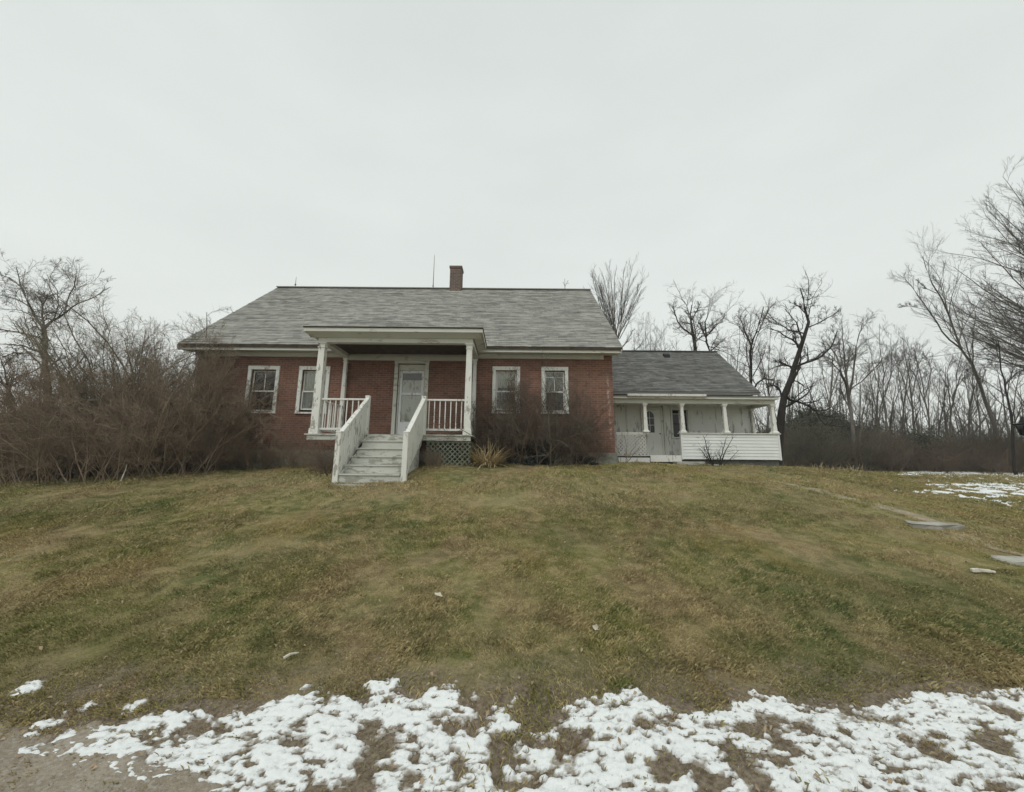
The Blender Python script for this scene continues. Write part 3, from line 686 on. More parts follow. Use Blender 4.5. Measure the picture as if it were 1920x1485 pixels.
dark_glass = mat('dark_glass', lambda g, b: (g.val(b.inputs['Base Color'], (.010, .011, .011)),), .08, .35)
def window(h, x0, x1, z0, z1, y, house, cur_up, cur_lo, grid_up, material=M_casing, lowgap=.0, c=.115, sash=None):
    m = MB(); yf = y-.045
    m.box(x0, x0+c, yf, y+.03, z0+.06, z1-.13); m.box(x1-c, x1, yf, y+.03, z0+.06, z1-.13); m.box(x0-.005, x1+.005, yf-.006, y+.03, z1-.13, z1)
    w = part(m, 'window', material, house, bevel=.006)
    m = MB().box(x0-.015, x1+.015, y-.06, y+.03, z0, z0+.058); part(m, 'sill', material, w, bevel=.008)
    ax_, bx_, az, bz = x0+c+.002, x1-c-.002, z0+.082, z1-.142; mid = az+(bz-az)*.49
    r_ = .048
    for (p, q, yy) in ((mid-.02, bz, y+.085), (az+lowgap, mid+.02, y+.045)):
        m = MB(); m.box(ax_, ax_+r_, yy, yy+.032, p, q); m.box(bx_-r_, bx_, yy, yy+.032, p, q)
        m.box(ax_+r_, bx_-r_, yy+.001, yy+.031, p, p+r_); m.box(ax_+r_, bx_-r_, yy+.001, yy+.031, q-r_*.9, q); part(m, 'sash', sash or M_rail, w, bevel=.003)
    m = MB()
    m.box(ax_+r_*.6, bx_-r_*.6, y+.098, y+.102, mid, bz-.03); m.box(ax_+r_*.6, bx_-r_*.6, y+.058, y+.062, az+lowgap+.03, mid)
    part(m, 'pane', dark_glass if h == 4 else M_glass, w)
    if grid_up:
        m = MB(); cx = (ax_+bx_)/2; m.box(cx-.011, cx+.011, y+.088, y+.097, mid+.03, bz-.04)
        if grid_up > 1: zz = mid+(bz-mid)*.70; m.box(ax_+r_, bx_-r_, y+.086, y+.095, zz, zz+.022)
        part(m, 'muntin', M_rail, w)
    for spec, lo_, hi_ in ((cur_up, mid, bz), (cur_lo, az, mid)):
        if spec is None: continue
        mt, f0, f1 = spec; n = 40; vs = []; fs = []
        zz0, zz1 = lo_+(hi_-lo_)*f0, lo_+(hi_-lo_)*f1
        for i in range(n+1):
            xx = ax_+(bx_-ax_)*i/n; yy = y+.135+.010*math.sin(i*1.25+x0*3)
            vs += [(xx, yy, zz0), (xx, yy, zz1)]
        for i in range(n): fs.append((2*i, 2*i+2, 2*i+3, 2*i+1))
        part(MB().add(vs, fs), 'curtain', mt, w, fix=False)
    return w
cu, cb = M_curtain, M_curtain_b
window(0, *wins[0][:2], *wins[0][2:], HY0, H, None, (cb, .0, .12), 1)
window(1, *wins[1][:2], *wins[1][2:], HY0, H, (cu, 0, 1), (cb, .12, 1), 0, lowgap=.06)
window(2, *wins[2][:2], *wins[2][2:], HY0, H, (cu, .2, 1), (cb, .0, 1), 0, lowgap=.04)
window(3, *wins[3][:2], *wins[3][2:], HY0, H, (cb, .0, 1), None, 2)

# front door with storm door
a, b_, c, d = door
m = MB(); m.box(a, a+.12, 12.955, 13.03, c, d-.10); m.box(b_-.12, b_, 12.955, 13.03, c, d-.10); m.box(a-.01, b_+.01, 12.95, 13.03, d-.10, d)
fd = part(m, 'front_door', M_trim, H, bevel=.006)
da, db = a+.125, b_-.125
m = MB(); m.box(da, da+.05, 13.05, 13.12, c+.01, 3.30); m.box(db-.05, db, 13.05, 13.12, c+.01, 3.30); m.box(da+.05, db-.05, 13.051, 13.119, 3.09, 3.30); m.box(da+.05, db-.05, 13.051, 13.119, c+.01, c+.04)
part(m, 'door_frame', M_trim, fd, bevel=.004)
m = MB(); sa, sb = da+.055, db-.055
m.box(sa, sa+.075, 13.07, 13.105, c+.05, 3.08); m.box(sb-.075, sb, 13.07, 13.105, c+.05, 3.08)
for z0, z1 in ((c+.05, 1.32), (2.24, 2.32), (3.00, 3.08)): m.box(sa+.075, sb-.075, 13.071, 13.104, z0, z1)
part(m, 'storm_door', M_door, fd, bevel=.004)
part(MB().box(sa+.06, sb-.06, 13.086, 13.090, 1.30, 3.02), 'pane', M_glass, fd)
m = MB(); m.box(sa-.02, sb+.02, 13.12, 13.16, c+.02, 2.76)
m.box(sa+.15, sb-.15, 13.108, 13.12, 1.05, 1.75)
part(m, 'inner_door', M_door, fd, bevel=.005)
part(MB().lathe(sb-.037, 13.055, [(1.93, .01), (1.94, .022), (2.0, .022), (2.01, .01)], 8), 'handle', M_steel, fd)

# front porch
PF = 11.2; PZ = .76
m = MB()
nb = 13
for i in range(nb):                                # floor boards run front to back, their ends show
    x = -5.86+(4.76/nb)*i; m.box(x, x+4.76/nb-.006, 11.02, 12.94, PZ-.035, PZ)
m.box(-5.8, -1.16, 11.06, 11.10, PZ-.17, PZ-.037)
part(m, 'porch_floor', M_step, H, bevel=.003)
m = MB().box(-6.05, -.87, 10.80, 12.96, 3.70, 3.815)
m.prism_x(-5.98, -.94, [(10.84,3.698),(11.06,3.60),(11.10,3.60),(11.10,3.698)])
for x, s in ((-6.0, 1), (-.92, -1)):               # returns of the crown along the sides
    m.add([(x,10.86,3.698),(x,12.9,3.698),(x+s*.22,12.9,3.60),(x+s*.22,11.06,3.60),(x+s*.26,12.9,3.698),(x+s*.26,11.06,3.698)], [(0,1,2,3),(3,2,4,5)])
pr = part(m, 'porch_roof', M_trim, H, bevel=.006)
part(MB().box(-6.07, -.85, 10.77, 12.9, 3.819, 3.850), 'roofing_edge', M_ceiling, pr)
m = MB(); m.box(-5.75, -1.17, 11.102, 11.30, 3.47, 3.62); m.box(-5.75, -5.55, 11.302, 12.82, 3.475, 3.62); m.box(-1.37, -1.17, 11.302, 12.82, 3.475, 3.62); m.box(-5.75, -1.17, 12.825, 12.93, 3.40, 3.55)
part(m, 'porch_beam', M_trim, H, bevel=.005)
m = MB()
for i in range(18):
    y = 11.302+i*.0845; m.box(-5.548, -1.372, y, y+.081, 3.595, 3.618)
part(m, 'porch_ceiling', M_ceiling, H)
for x, y, s in ((-5.64, PF, 1), (-1.275, PF, .9), (-5.66, 12.87, .62), (-1.27, 12.87, .62)):
    h = .098*s; m = MB()
    m.frustum(x, y, [(PZ+.002, h*1.35), (PZ+.16, h*1.33), (PZ+.165, h*1.12), (2.2, h*1.03), (3.30, h*.90), (3.305, h*1.12), (3.335, h*1.12), (3.34, h*.94), (3.40, h*.95), (3.44, h*1.38), (3.468 if y < 12 else 3.398+.06, h*1.42)])
    part(m, 'porch_column', M_white, H, bevel=.004)
def railing(p, q, z0, z1, n, parent, material=M_rail, vert=.026):
    p, q = Vector(p), Vector(q); m = MB()
    r_ = part(m.bar((*p, z1-.025), (*q, z1-.025), .075, .05), 'railing', material, parent, bevel=.005)
    part(MB().bar((*p, z0+.03), (*q, z0+.03), .05, .06), 'bottom_rail', material, r_, bevel=.005)
    for i in range(n):
        c_ = p+(q-p)*((i+.5)/n)
        part(MB().box(c_.x-vert/2, c_.x+vert/2, c_.y-vert/2, c_.y+vert/2, z0+.06, z1-.05), 'baluster', material, r_)
railing((-5.53, PF), (-4.21, PF), .88, 1.80, 8, H)
railing((-2.48, PF), (-1.38, PF), .88, 1.80, 7, H)
railing((-5.64, 11.32), (-5.64, 12.8), .88, 1.80, 9, H)
railing((-1.27, 11.32), (-1.27, 12.8), .88, 1.80, 9, H)
# lattice skirt under the porch
def lattice(x0, x1, z0, z1, y, material, parent, step=.14, w=.032, axis='x', name='lattice'):
    m = MB(); L, Hh = x1-x0, z1-z0
    for sgn, dy in ((1, 0), (-1, .011)):
        k = -Hh
        while k < L+Hh:
            u0, u1 = k, k+Hh
            a0, a1 = (u0, 0.0), (u1, Hh)
            t0, t1 = max(0, (0-u0)/Hh), min(1, (L-u0)/Hh)
            if t1 > t0+.02:
                f = lambda t: (u0+Hh*t, Hh*t if sgn > 0 else Hh-Hh*t)
                (xa, za), (xb, zb) = f(t0), f(t1)
                if axis == 'x': m.bar((x0+xa, y+dy, z0+za), (x0+xb, y+dy, z0+zb), .008, w)
                else: m.bar((y+dy, x0+xa, z0+za), (y+dy, x0+xb, z0+zb), .008, w)
            k += step
    fr = .05
    if axis == 'x':
        m.box(x0, x1, y-.012, y+.02, z1-fr, z1); m.box(x0, x1, y-.012, y+.02, z0, z0+fr)
    else:
        m.box(y-.012, y+.02, x0, x1, z1-fr, z1); m.box(y-.012, y+.02, x0, x1, z0, z0+fr)
    return part(m, name, material, parent)
lattice(-2.42, -1.16, -.15, .585, 11.12, M_lattice, H)
lattice(11.14, 12.9, -.15, .585, -1.18, M_lattice, H, axis='y')

# front steps: treads, risers, solid side panels and newels
SB, ST = 9.16, 11.06; NS = 6; rise = (PZ+.50)/NS; run = (ST-SB)/(NS-.0)
stair = part(MB().prism_x(-3.97, -2.59, [(SB+.06,-.62),(ST,-.62),(ST,PZ-.22),(SB+.06,-.50)]), 'staircase', M_step, H)
for x in (-4.02, -2.58): part(MB().prism_x(x, x+.04, [(SB,-.55),(ST,PZ-.3),(ST,PZ-.05),(SB,-.36)]), 'stringer', M_step, stair)
for i in range(NS):
    z1 = -.50+rise*(i+1); y = SB+run*i
    m = MB(); m.box(-3.975, -2.585, y, y+.025, z1-rise+.002, z1-.037)
    if i < NS-1: m.box(-3.985, -2.575, y-.03, y+run+.02, z1-.034, z1)
    part(m, 'step', M_step, stair, bevel=.005)
for xt, xb, s in ((-4.13, -4.04, 1), (-2.52, -2.47, -1)):
    y0, y1 = SB+.0, ST-.02
    zt0, zt1, zb0, zb1 = .66, 1.80, -.42, .70
    m = MB(); t = .028; nseg = 13
    for k in range(nseg):                          # wide boards side by side make the panel
        f0, f1 = k/nseg, (k+.93)/nseg
        xa0, xa1 = xb+(xt-xb)*f0, xb+(xt-xb)*f1; ya0, ya1 = y0+(y1-y0)*f0, y0+(y1-y0)*f1
        za = (zb0+(zb1-zb0)*f0, zb0+(zb1-zb0)*f1); zc = (zt0-.07+(zt1-zt0)*f0, zt0-.07+(zt1-zt0)*f1)
        m.add([(xa0-t/2,ya0,za[0]),(xa1-t/2,ya1,za[1]),(xa1-t/2,ya1,zc[1]),(xa0-t/2,ya0,zc[0]),(xa0+t/2,ya0,za[0]),(xa1+t/2,ya1,za[1]),(xa1+t/2,ya1,zc[1]),(xa0+t/2,ya0,zc[0])],
              [(0,1,2,3),(7,6,5,4),(0,4,5,1),(3,2,6,7),(1,5,6,2),(0,3,7,4)])
    part(m, 'side_panel', M_white, stair)
    m = MB(); m.bar((xb, y0+.04, zt0-.02), (xt, y1-.04, zt1-.04), .11, .05); m.bar((xb+s*.022, y0+.05, zt0-.12), (xt+s*.022, y1-.05, zt1-.14), .02, .11)
    part(m, 'handrail', M_white, stair, bevel=.006)
    for x, y, z0, z1 in ((xb, y0, -.56, .70), (xt, y1, PZ-.02, 1.86)):
        m = MB().frustum(x, y, [(z0, .06), (z1-.04, .058), (z1-.035, .064), (z1-.012, .064), (z1, .045)])
        part(m, 'newel_post', M_white, stair, bevel=.005)
m = MB().box(-4.0, -2.42, 8.86, 9.30, -.72, -.515); m.add([], [])
part(m, 'landing_pad', M_slab, H, bevel=.015)

# wall lantern beside the porch
L = empty('wall_lantern', (-1.40, 12.93, 3.1), label='small black lantern fixed to the brick wall beside the right porch column', cat='lantern')
part(MB().box(-1.46, -1.34, 12.955, 12.995, 3.05, 3.32), 'back_plate', M_steel, L)
part(MB().frustum(-1.40, 12.86, [(3.02, .035), (3.05, .06), (3.06, .05), (3.26, .07), (3.27, .085), (3.34, .03), (3.38, .012)]), 'lamp_body', M_steel, L)
part(MB().bar((-1.40, 12.96, 3.30), (-1.40, 12.86, 3.36), .02, .02), 'bracket', M_steel, L)

# ------------------------------------------------------------------ white side wing
G = empty('house_extension', (7.2, 19, 0), label='low white sided wing with dark grey roof and open post porch', cat='house wing')
WX0, WX1 = 3.44, 10.86
wwin = (7.17, 8.02, 1.12, 2.56)
m = MB(); wall_grid(m, WX0, WX1, -.4, 3.1, [(wwin[0]+.1, wwin[1]-.1, wwin[2]+.08, wwin[3]-.14)], 17.5, .18)
wr_y, wr_z, we_y, we_z = 20.5, 6.04, 17.16, 3.20
m.add([(WX1,17.5,-.4),(WX1,23.5,-.4),(WX1,23.5,3.1),(WX1,wr_y,wr_z-.2),(WX1,17.5,3.1)], [(0,1,2,3,4)])
m.add([(WX0,23.5,-.4),(WX1,23.5,-.4),(WX1,23.5,3.1),(WX0,23.5,3.1)], [(3,2,1,0)])
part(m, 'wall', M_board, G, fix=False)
m = MB()                                           # lapped boards on the porch wall, butted between the openings
for x0, x1 in ((8.06, WX1-.02), ):
    for i in range(17):
        z = .37+i*.125; m.prism_x(x0, x1, [(17.478,z),(17.499,z),(17.499,z+.124),(17.490,z+.124)])
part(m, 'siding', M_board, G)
for q in ((WX0+.02, 5.148, 17.48, 17.499, .37, 2.6), (6.92, 7.15, 17.48, 17.499, .37, 2.6), (7.155, 8.03, 17.481, 17.499, .37, 1.09)): part(MB().box(*q), 'wall_board', M_board, G)
m = MB(); m.box(5.15, 5.22, 17.46, 17.499, .37, 2.6); part(m, 'corner_board', M_trim, G); part(MB().box(6.82, 6.90, 17.42, 17.499, .37, 2.6), 'corner_board', M_trim, G)
wroof = shingle_slope('roof', WX0+.02, 11.13, (we_y, we_z), (wr_y, wr_z), .145, M_sh_wing, G, 8)
m = MB(); back = (2*wr_y-we_y, we_z)
for a, b_ in (((we_y, we_z), (wr_y, wr_z)), (back, (wr_y, wr_z))):
    x0, x1 = WX0+.02, 11.13
    m.add([(x0,a[0],a[1]-.012),(x1,a[0],a[1]-.012),(x1,b_[0],b_[1]-.012),(x0,b_[0],b_[1]-.012),(x0,a[0],a[1]-.09),(x1,a[0],a[1]-.09),(x1,b_[0],b_[1]-.09),(x0,b_[0],b_[1]-.09)],
          [(0,1,2,3),(7,6,5,4),(0,4,5,1),(1,5,6,2),(3,7,4,0)])
part(m, 'roof_deck', M_sh_wing, G)
shingle_slope('roof', WX0+.02, 11.13, back, (wr_y, wr_z), .29, M_sh_wing, G, 9, .5)
part(MB().bar((WX0+.03, wr_y, wr_z+.004), (11.13, wr_y, wr_z+.004), .26, .035), 'ridge_cap', M_sh_wing, wroof)
m = MB(); vy = 19.98; vz = we_z+(vy-we_y)*(wr_z-we_z)/(wr_y-we_y)
m.prism_x(8.02, 8.32, [(vy-.12,vz-.08),(vy-.10,vz+.10),(vy+.02,vz+.20),(vy+.2,vz+.14)]); part(m, 'roof_vent', M_steel, wroof, bevel=.01)
m = MB(); m.box(WX0+.03, 11.10, we_y+.02, we_y+.05, we_z-.115, we_z-.03); m.prism_x(WX0+.03, 11.08, [(we_y+.052,we_z-.11),(17.49,we_z-.09),(17.49,we_z-.07),(we_y+.052,we_z-.08)])
for a in ((we_y, we_z), back): m.bar((11.09, a[0], a[1]-.15), (11.09, wr_y, wr_z-.15), .035, .12)
part(m, 'cornice', M_trim, G)
part(MB().box(WX0+.05, WX1-.05, 17.72, 17.76, 0.3, 3.05).box(WX0+.05, WX1-.05, 17.52, 17.72, 2.70, 2.74), 'dark_backing', M_ceiling, G)  # dark panels added behind the wing wall so its window looks black
# porch of the wing
m = MB(); m.prism_x(WX0+.04, 10.98, [(15.72,2.735),(17.47,3.00),(17.47,3.03),(15.72,2.775)]); part(m, 'porch_roof', M_sh_wing, G)
m = MB(); m.box(WX0+.04, 10.95, 15.75, 15.785, 2.645, 2.73); m.box(WX0+.04, 10.93, 15.787, 15.93, 2.64, 2.665); part(m, 'fascia', M_trim, G)
m = MB(); m.box(WX0+.04, 10.90, 15.932, 16.08, 2.47, 2.70); m.box(10.76, 10.90, 16.082, 17.47, 2.47, 2.70); part(m, 'porch_beam', M_trim, G, bevel=.005)
m = MB(); m.box(WX0+.05, 10.755, 16.085, 17.47, 2.62, 2.64); part(m, 'porch_ceiling', M_board, G)
m = MB(); m.prism_x(4.72, 7.92, [(15.62,2.73),(15.74,2.70),(15.745,2.80),(15.735,2.80),(15.73,2.725),(15.64,2.745),(15.625,2.815),(15.612,2.815)]); part(m, 'gutter', M_rail, G)
for x, y, zb in ((5.50, 16.0, 1.27), (7.03, 16.0, 1.262), (8.80, 16.0, 1.262), (10.79, 16.0, 1.262), (10.82, 17.40, 1.262)):
    s = 1.0 if y < 17 else .7
    m = MB().frustum(x, y, [(zb, .13*s), (zb+.05, .125*s), (zb+.10, .085*s), (zb+.5, .072*s), (2.28, .058*s), (2.34, .062*s), (2.40, .095*s), (2.468, .11*s)])
    part(m, 'porch_post', M_white, G, bevel=.004)
m = MB()
for i in range(8):
    z = .20+i*.128; m.prism_x(6.96, 10.87, [(15.93,z),(15.96,z),(15.96,z+.126),(15.948,z+.126)])
    m.add([(10.93,15.94,z),(10.93,17.48,z),(10.912,17.48,z+.126),(10.912,15.94,z+.126),(10.90,15.94,z),(10.90,17.48,z),(10.90,17.48,z+.126),(10.90,15.94,z+.126)], [(0,1,2,3),(0,3,7,4),(1,5,6,2),(3,2,6,7),(0,4,5,1)])
m.box(6.90, 6.96, 15.92, 16.04, .18, 1.225); m.box(10.87, 10.935, 15.92, 15.985, .18, 1.225)
par = part(m, 'parapet', M_siding, G)
m = MB(); m.box(6.86, 10.98, 15.88, 16.13, 1.227, 1.258); m.box(10.80, 10.98, 16.132, 17.48, 1.227, 1.258); part(m, 'parapet_cap', M_rail, par, bevel=.005)
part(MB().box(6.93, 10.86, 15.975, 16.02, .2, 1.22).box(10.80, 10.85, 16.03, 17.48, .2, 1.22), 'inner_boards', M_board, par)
m = MB().box(WX0+.05, 10.86, 15.98, 17.47, .31, .35); part(m, 'porch_floor', M_step, G)
m = MB(); m.box(5.62, 6.88, 15.92, 15.97, .08, .345); m.box(4.3, 5.6, 15.95, 15.975, .05, .24); part(m, 'skirt_board', M_rail, G, bevel=.004)
m = MB().box(6.0, 10.88, 16.03, 17.3, -.5, .18); part(m, 'foundation', M_stone_d, G, bevel=.02)
m = MB(); m.box(6.5, 7.62, 15.50, 15.9, -.25, .10); m.box(6.75, 8.1, 15.12, 15.49, -.3, -.005); part(m, 'stone_steps', M_slab, G, bevel=.02)
lr = lattice(4.30, 5.50, .30, 1.20, 16.0, M_rail, G, .15, .026, name='lattice_railing')
part(MB().box(4.28, 5.62, 15.97, 16.03, 1.20, 1.265), 'handrail', M_rail, lr, bevel=.004)
lattice(16.1, 17.45, .36, 1.20, 5.58, M_rail, G, .15, .026, axis='y', name='lattice_railing')
# wing door with an arched light, and the dark window
dx0, dx1 = 5.82, 6.80
m = MB(); m.box(dx0, dx0+.09, 17.43, 17.498, .36, 2.50); m.box(dx1-.09, dx1, 17.43, 17.498, .36, 2.50); m.box(dx0+.09, dx1-.09, 17.431, 17.498, 2.41, 2.50)
wd = part(m, 'side_door', M_trim, G, bevel=.004)
part(MB().box(dx0+.092, dx1-.092, 17.45, 17.49, .37, 2.40), 'door_leaf', M_board, wd)
m = MB(); cx, r0 = 6.20, .20; pts = [(cx-r0, 1.38), (cx+r0, 1.38)]+[(cx+r0*math.cos(t), 2.10+r0*1.15*math.sin(t)) for t in np.linspace(0, math.pi, 13)]
n = len(pts); m.add([(x, 17.437, z) for x, z in pts]+[(x, 17.449, z) for x, z in pts], [tuple(range(n)), tuple(range(2*n-1, n-1, -1))]+[(i, n+i, n+(i+1)%n, (i+1)%n) for i in range(n)])
part(m, 'arched_light', dark_glass, wd)
part(MB().box(cx-.012, cx+.012, 17.426, 17.436, 1.39, 2.31).box(cx-r0+.01, cx+r0-.01, 17.425, 17.435, 1.70, 1.72).box(cx-r0+.01, cx+r0-.01, 17.425, 17.435, 2.02, 2.04), 'muntin', M_board, wd)
part(MB().lathe(dx1-.16, 17.43, [(1.30, .012), (1.31, .028), (1.35, .028), (1.36, .012)], 8), 'handle', M_steel, wd)
window(4, *wwin[:2], *wwin[2:], 17.5, G, None, None, 2, M_trim, c=.08, sash=M_steel)

# ------------------------------------------------------------------ bare trees and bushes
def norm(v): return v/np.maximum(np.linalg.norm(v, axis=-1, keepdims=True), 1e-9)
def grow(st, di, L, R, k, wander, up, r, tip=.35):
    Nn = len(st); P = np.empty((Nn, k, 3)); P[:, 0] = st; d = norm(np.array(di, float))
    L = np.asarray(L, float); bend = r.normal(0, wander*.5, (Nn, 3))
    for i in range(1, k):
        d = d+r.normal(0, wander, (Nn, 3))+bend; d[:, 2] += up; d = norm(d); P[:, i] = P[:, i-1]+d*(L/(k-1))[:, None]
    return P, np.asarray(R)[:, None]*np.linspace(1, tip, k)[None]
def spawn(P, Rd, n, t0, t1, ang, lr, rr, r, rmin=.002, shrink=.5, keep=1.0, flat=0):
    Nn, k = P.shape[:2]; seg = np.linalg.norm(np.diff(P, axis=1), axis=-1).sum(1)
    t = t0+(t1-t0)*(np.arange(n)[None]+r.random((Nn, n)))/n; f = t*(k-1); i = np.clip(f.astype(int), 0, k-2); w = (f-i)[..., None]
    b = np.arange(Nn)[:, None]
    pos = P[b, i]*(1-w)+P[b, i+1]*w; tan = norm(P[b, i+1]-P[b, i]); rad = Rd[b, i]*(1-w[..., 0])+Rd[b, i+1]*w[..., 0]
    q = r.normal(0, 1, (Nn, n, 3)); q = norm(q-(q*tan).sum(-1, keepdims=True)*tan)
    a = ang*(.6+.8*r.random((Nn, n)))
    d = tan*np.cos(a)[..., None]+q*np.sin(a)[..., None]; d[..., 2] *= (1-flat)
    L = seg[:, None]*lr*(1-shrink*t)*(.55+.8*r.random((Nn, n)))
    R_ = np.maximum(rad*rr, rmin)
    sel = r.random((Nn, n)) < keep
    return pos[sel], d[sel], L[sel], R_[sel]
def tubes(groups, sides):
    Vs, Fs, base = [], [], 0
    for P, Rd in groups:
        if len(P) == 0: continue
        Nn, k = P.shape[:2]
        T = norm(np.gradient(P, axis=1)); ref = np.where(np.abs(T[..., 2:3]) > .9, np.array([1., 0, 0]), np.array([0, 0, 1.]))
        U = norm(np.cross(T, ref)); Vv = np.cross(T, U)
        a = np.arange(sides)*2*math.pi/sides
        ring = P[:, :, None]+Rd[:, :, None, None]*(np.cos(a)[None, None, :, None]*U[:, :, None]+np.sin(a)[None, None, :, None]*Vv[:, :, None])
        ii = np.arange(Nn*k*sides).reshape(Nn, k, sides)+base
        jn = np.roll(ii, -1, axis=2)
        Fs.append(np.stack([ii[:, :-1], jn[:, :-1], jn[:, 1:], ii[:, 1:]], -1).reshape(-1, 4)); Vs.append(ring.reshape(-1, 3)); base += Nn*k*sides
    return np.concatenate(Vs), [np.concatenate(Fs)]
def plant(name, base, trunk, crown, mt, mc, sides=(6, 3), off=True, tn='trunk', cn='crown', **k):
    o = empty(name, tuple(base), **k); b = np.array(base, float)
    for nm, gr, s, mm in ((tn, trunk, sides[0], mt), (cn, crown, sides[1], mc)):
        V, F = tubes(gr, s); np_mesh(nm, V-(b if off else 0), F, mm, o, smooth=s > 4)
    return o
def limb(pix, Y, r0, r1, r, k=10, dep=.25):
    """a limb through a chain of sight lines, wandering in depth about distance Y"""
    r0, r1 = r0*.62, max(r1*.62, .008)
    A = np.array([at(x, y, Y+(dep*i*r.normal(0, 1) if i else 0)) for i, (x, y) in enumerate(pix)])
    t = np.linspace(0, len(A)-1, k); P = np.stack([np.interp(t, range(len(A)), A[:, j]) for j in range(3)], 1)
    P[1:-1] += r.normal(0, .012*np.linalg.norm(A[-1]-A[0])/3, (k-2, 3))
    return P[None], np.linspace(r0, r1, k)[None]
def twigging(groups, r, levels, wander=.14, up=.05):
    """levels: (children, t0, angle, length ratio, radius ratio, points, min radius)"""
    res, cur = [], groups
    for n, t0, ang, lr, rr, kk, rm in levels:
        nxt = []
        for P, Rd in cur:
            if len(P) == 0: continue
            st, di, L, R_ = spawn(P, Rd, n, t0, 1.0, ang, lr, rr, r, rm)
            nxt.append(grow(st, di, L, R_, kk, wander, up, r, .4))
        nxt = [(np.concatenate([a for a, _ in nxt]), np.concatenate([b for _, b in nxt]))]
        res += nxt; cur = nxt
    return res
def ground_pt(x, y): return np.array([x, y, g1(x, y)-.06])
def guided(name, label, cat, Y, limbs, levels, mt, mc, seed, base_px, wander=.14, up=.05, dep=.25, **k):
    r = np.random.default_rng(seed); c = at(base_px, 870, Y); base = ground_pt(c[0], Y)
    gr = []
    for i, (pix, r0, r1) in enumerate(limbs):
        P, Rd = limb(pix, Y, r0, r1, r, 12, dep)
        if i == 0: P = np.concatenate([base[None, None], P], 1); Rd = np.concatenate([[[Rd[0, 0]*1.3]], Rd], 1)
        gr.append((P, Rd))
    eq = [(P[:, -12:], Rd[:, -12:]) for P, Rd in gr]
    return plant(name, base, gr, twigging(eq, r, levels, wander, up), mt, mc, label=label, cat=cat, **k)
LV = [(9, .2, .7, .40, .55, 7, .009), (9, .15, .7, .52, .55, 6, .006), (8, .12, .65, .55, .6, 5, .0048)]
BT = 'bare trees behind the house'
# broom-headed tree behind the right end of the ridge
r = np.random.default_rng(101); b0 = ground_pt(*at(1168, 870, 31)[:2])
tr = limb([(1168, 860), (1160, 700), (1155, 625)], 31, .20, .13, r, 8, .0)
fork = tr[0][0, -1]
n = 26; aa = r.random(n)*6.28; sp = .05+.55*np.sqrt(r.random(n)); di = np.c_[np.cos(aa)*sp, np.sin(aa)*sp, np.ones(n)]
arms = grow(np.repeat(fork[None]-[0, 0, .4], n, 0)+r.normal(0, .18, (n, 3)), di, 4.6+1.2*r.random(n), np.full(n, .034), 9, .04, .035, r, .35)
low = [grow(*[np.array(q) for q in ([fork-[0,0,1.6], fork-[0,0,2.6], fork-[0,0,2.0]], [(1,.2,.7),(1,0,.55),(-1,0,.7)], [2.6,2.8,2.2], [.05,.05,.045])], 8, .06, .05, r, .3)]
plant('broom_tree', b0, [tr, arms]+low, twigging([arms]+low, r, [(9, .15, .32, .34, .5, 6, .008), (7, .12, .4, .5, .6, 5, .0055), (3, .15, .4, .5, .6, 4, .0045)], .05, .05), M_bark, M_bark,
      label='bare tree with upright broom-shaped crown behind the right end of the brick roof', cat='tree', group=BT)
guided('bare_tree', 'dark crooked two-limbed tree directly behind the ridge of the wing', 'tree', 27,
  [([(1306,820),(1303,660),(1298,620),(1294,595),(1297,572)], .24, .05), ([(1300,630),(1283,618),(1272,606),(1264,585),(1262,570)], .11, .03), ([(1297,600),(1308,580),(1312,570)], .07, .03), ([(1301,625),(1312,600),(1318,588)], .06, .02)],
  LV, M_bark_d, M_bark, 5, 1306, .22, .06, group=BT)
guided('bare_tree', 'forked dark tree behind the right half of the wing ridge', 'tree', 27,
  [([(1338,820),(1332,665),(1322,635),(1324,600),(1330,575)], .17, .03), ([(1326,640),(1318,620),(1312,605)], .08, .03), ([(1330,660),(1345,648),(1352,640)], .07, .03), ([(1325,630),(1345,608),(1362,590)], .08, .02)],
  LV, M_bark_d, M_bark, 6, 1338, .2, .06, group=BT)
guided('bare_tree', 'upright black-stemmed tree rising right beside the lower corner of the wing roof', 'tree', 23,
  [([(1412,860),(1409,735),(1406,690),(1408,645),(1420,615),(1430,590),(1432,575)], .17, .03), ([(1408,648),(1398,625),(1390,600),(1380,590)], .07, .02), ([(1410,735),(1420,718),(1432,710),(1450,712)], .10, .05), ([(1412,705),(1430,670),(1438,640)], .05, .02)],
  LV, M_bark_d, M_bark, 7, 1412, .2, .05, group=BT)
guided('gnarled_tree', 'large gnarled dark tree leaning right beside the corner post of the wing porch', 'tree', 18.5,
  [([(1458,860),(1463,800),(1470,750),(1482,705),(1495,668),(1508,630),(1514,595),(1508,565),(1500,540)], .30, .03), ([(1490,690),(1510,680),(1535,672),(1560,650),(1570,620)], .11, .03), ([(1496,652),(1492,640),(1490,628),(1482,615)], .06, .02),
   ([(1512,615),(1535,605),(1560,592),(1575,580)], .06, .015), ([(1466,765),(1490,755),(1515,738),(1527,715)], .09, .03), ([(1468,752),(1462,730),(1452,722),(1440,725)], .08, .04), ([(1512,590),(1498,575),(1484,568)], .05, .015), ([(1514,600),(1520,572),(1525,555)], .04, .012)],
  [(9, .2, .8, .38, .55, 7, .009), (9, .15, .8, .5, .55, 6, .006), (8, .12, .7, .55, .6, 5, .004)], M_bark_d, M_bark_d, 8, 1458, .24, .07, .06)
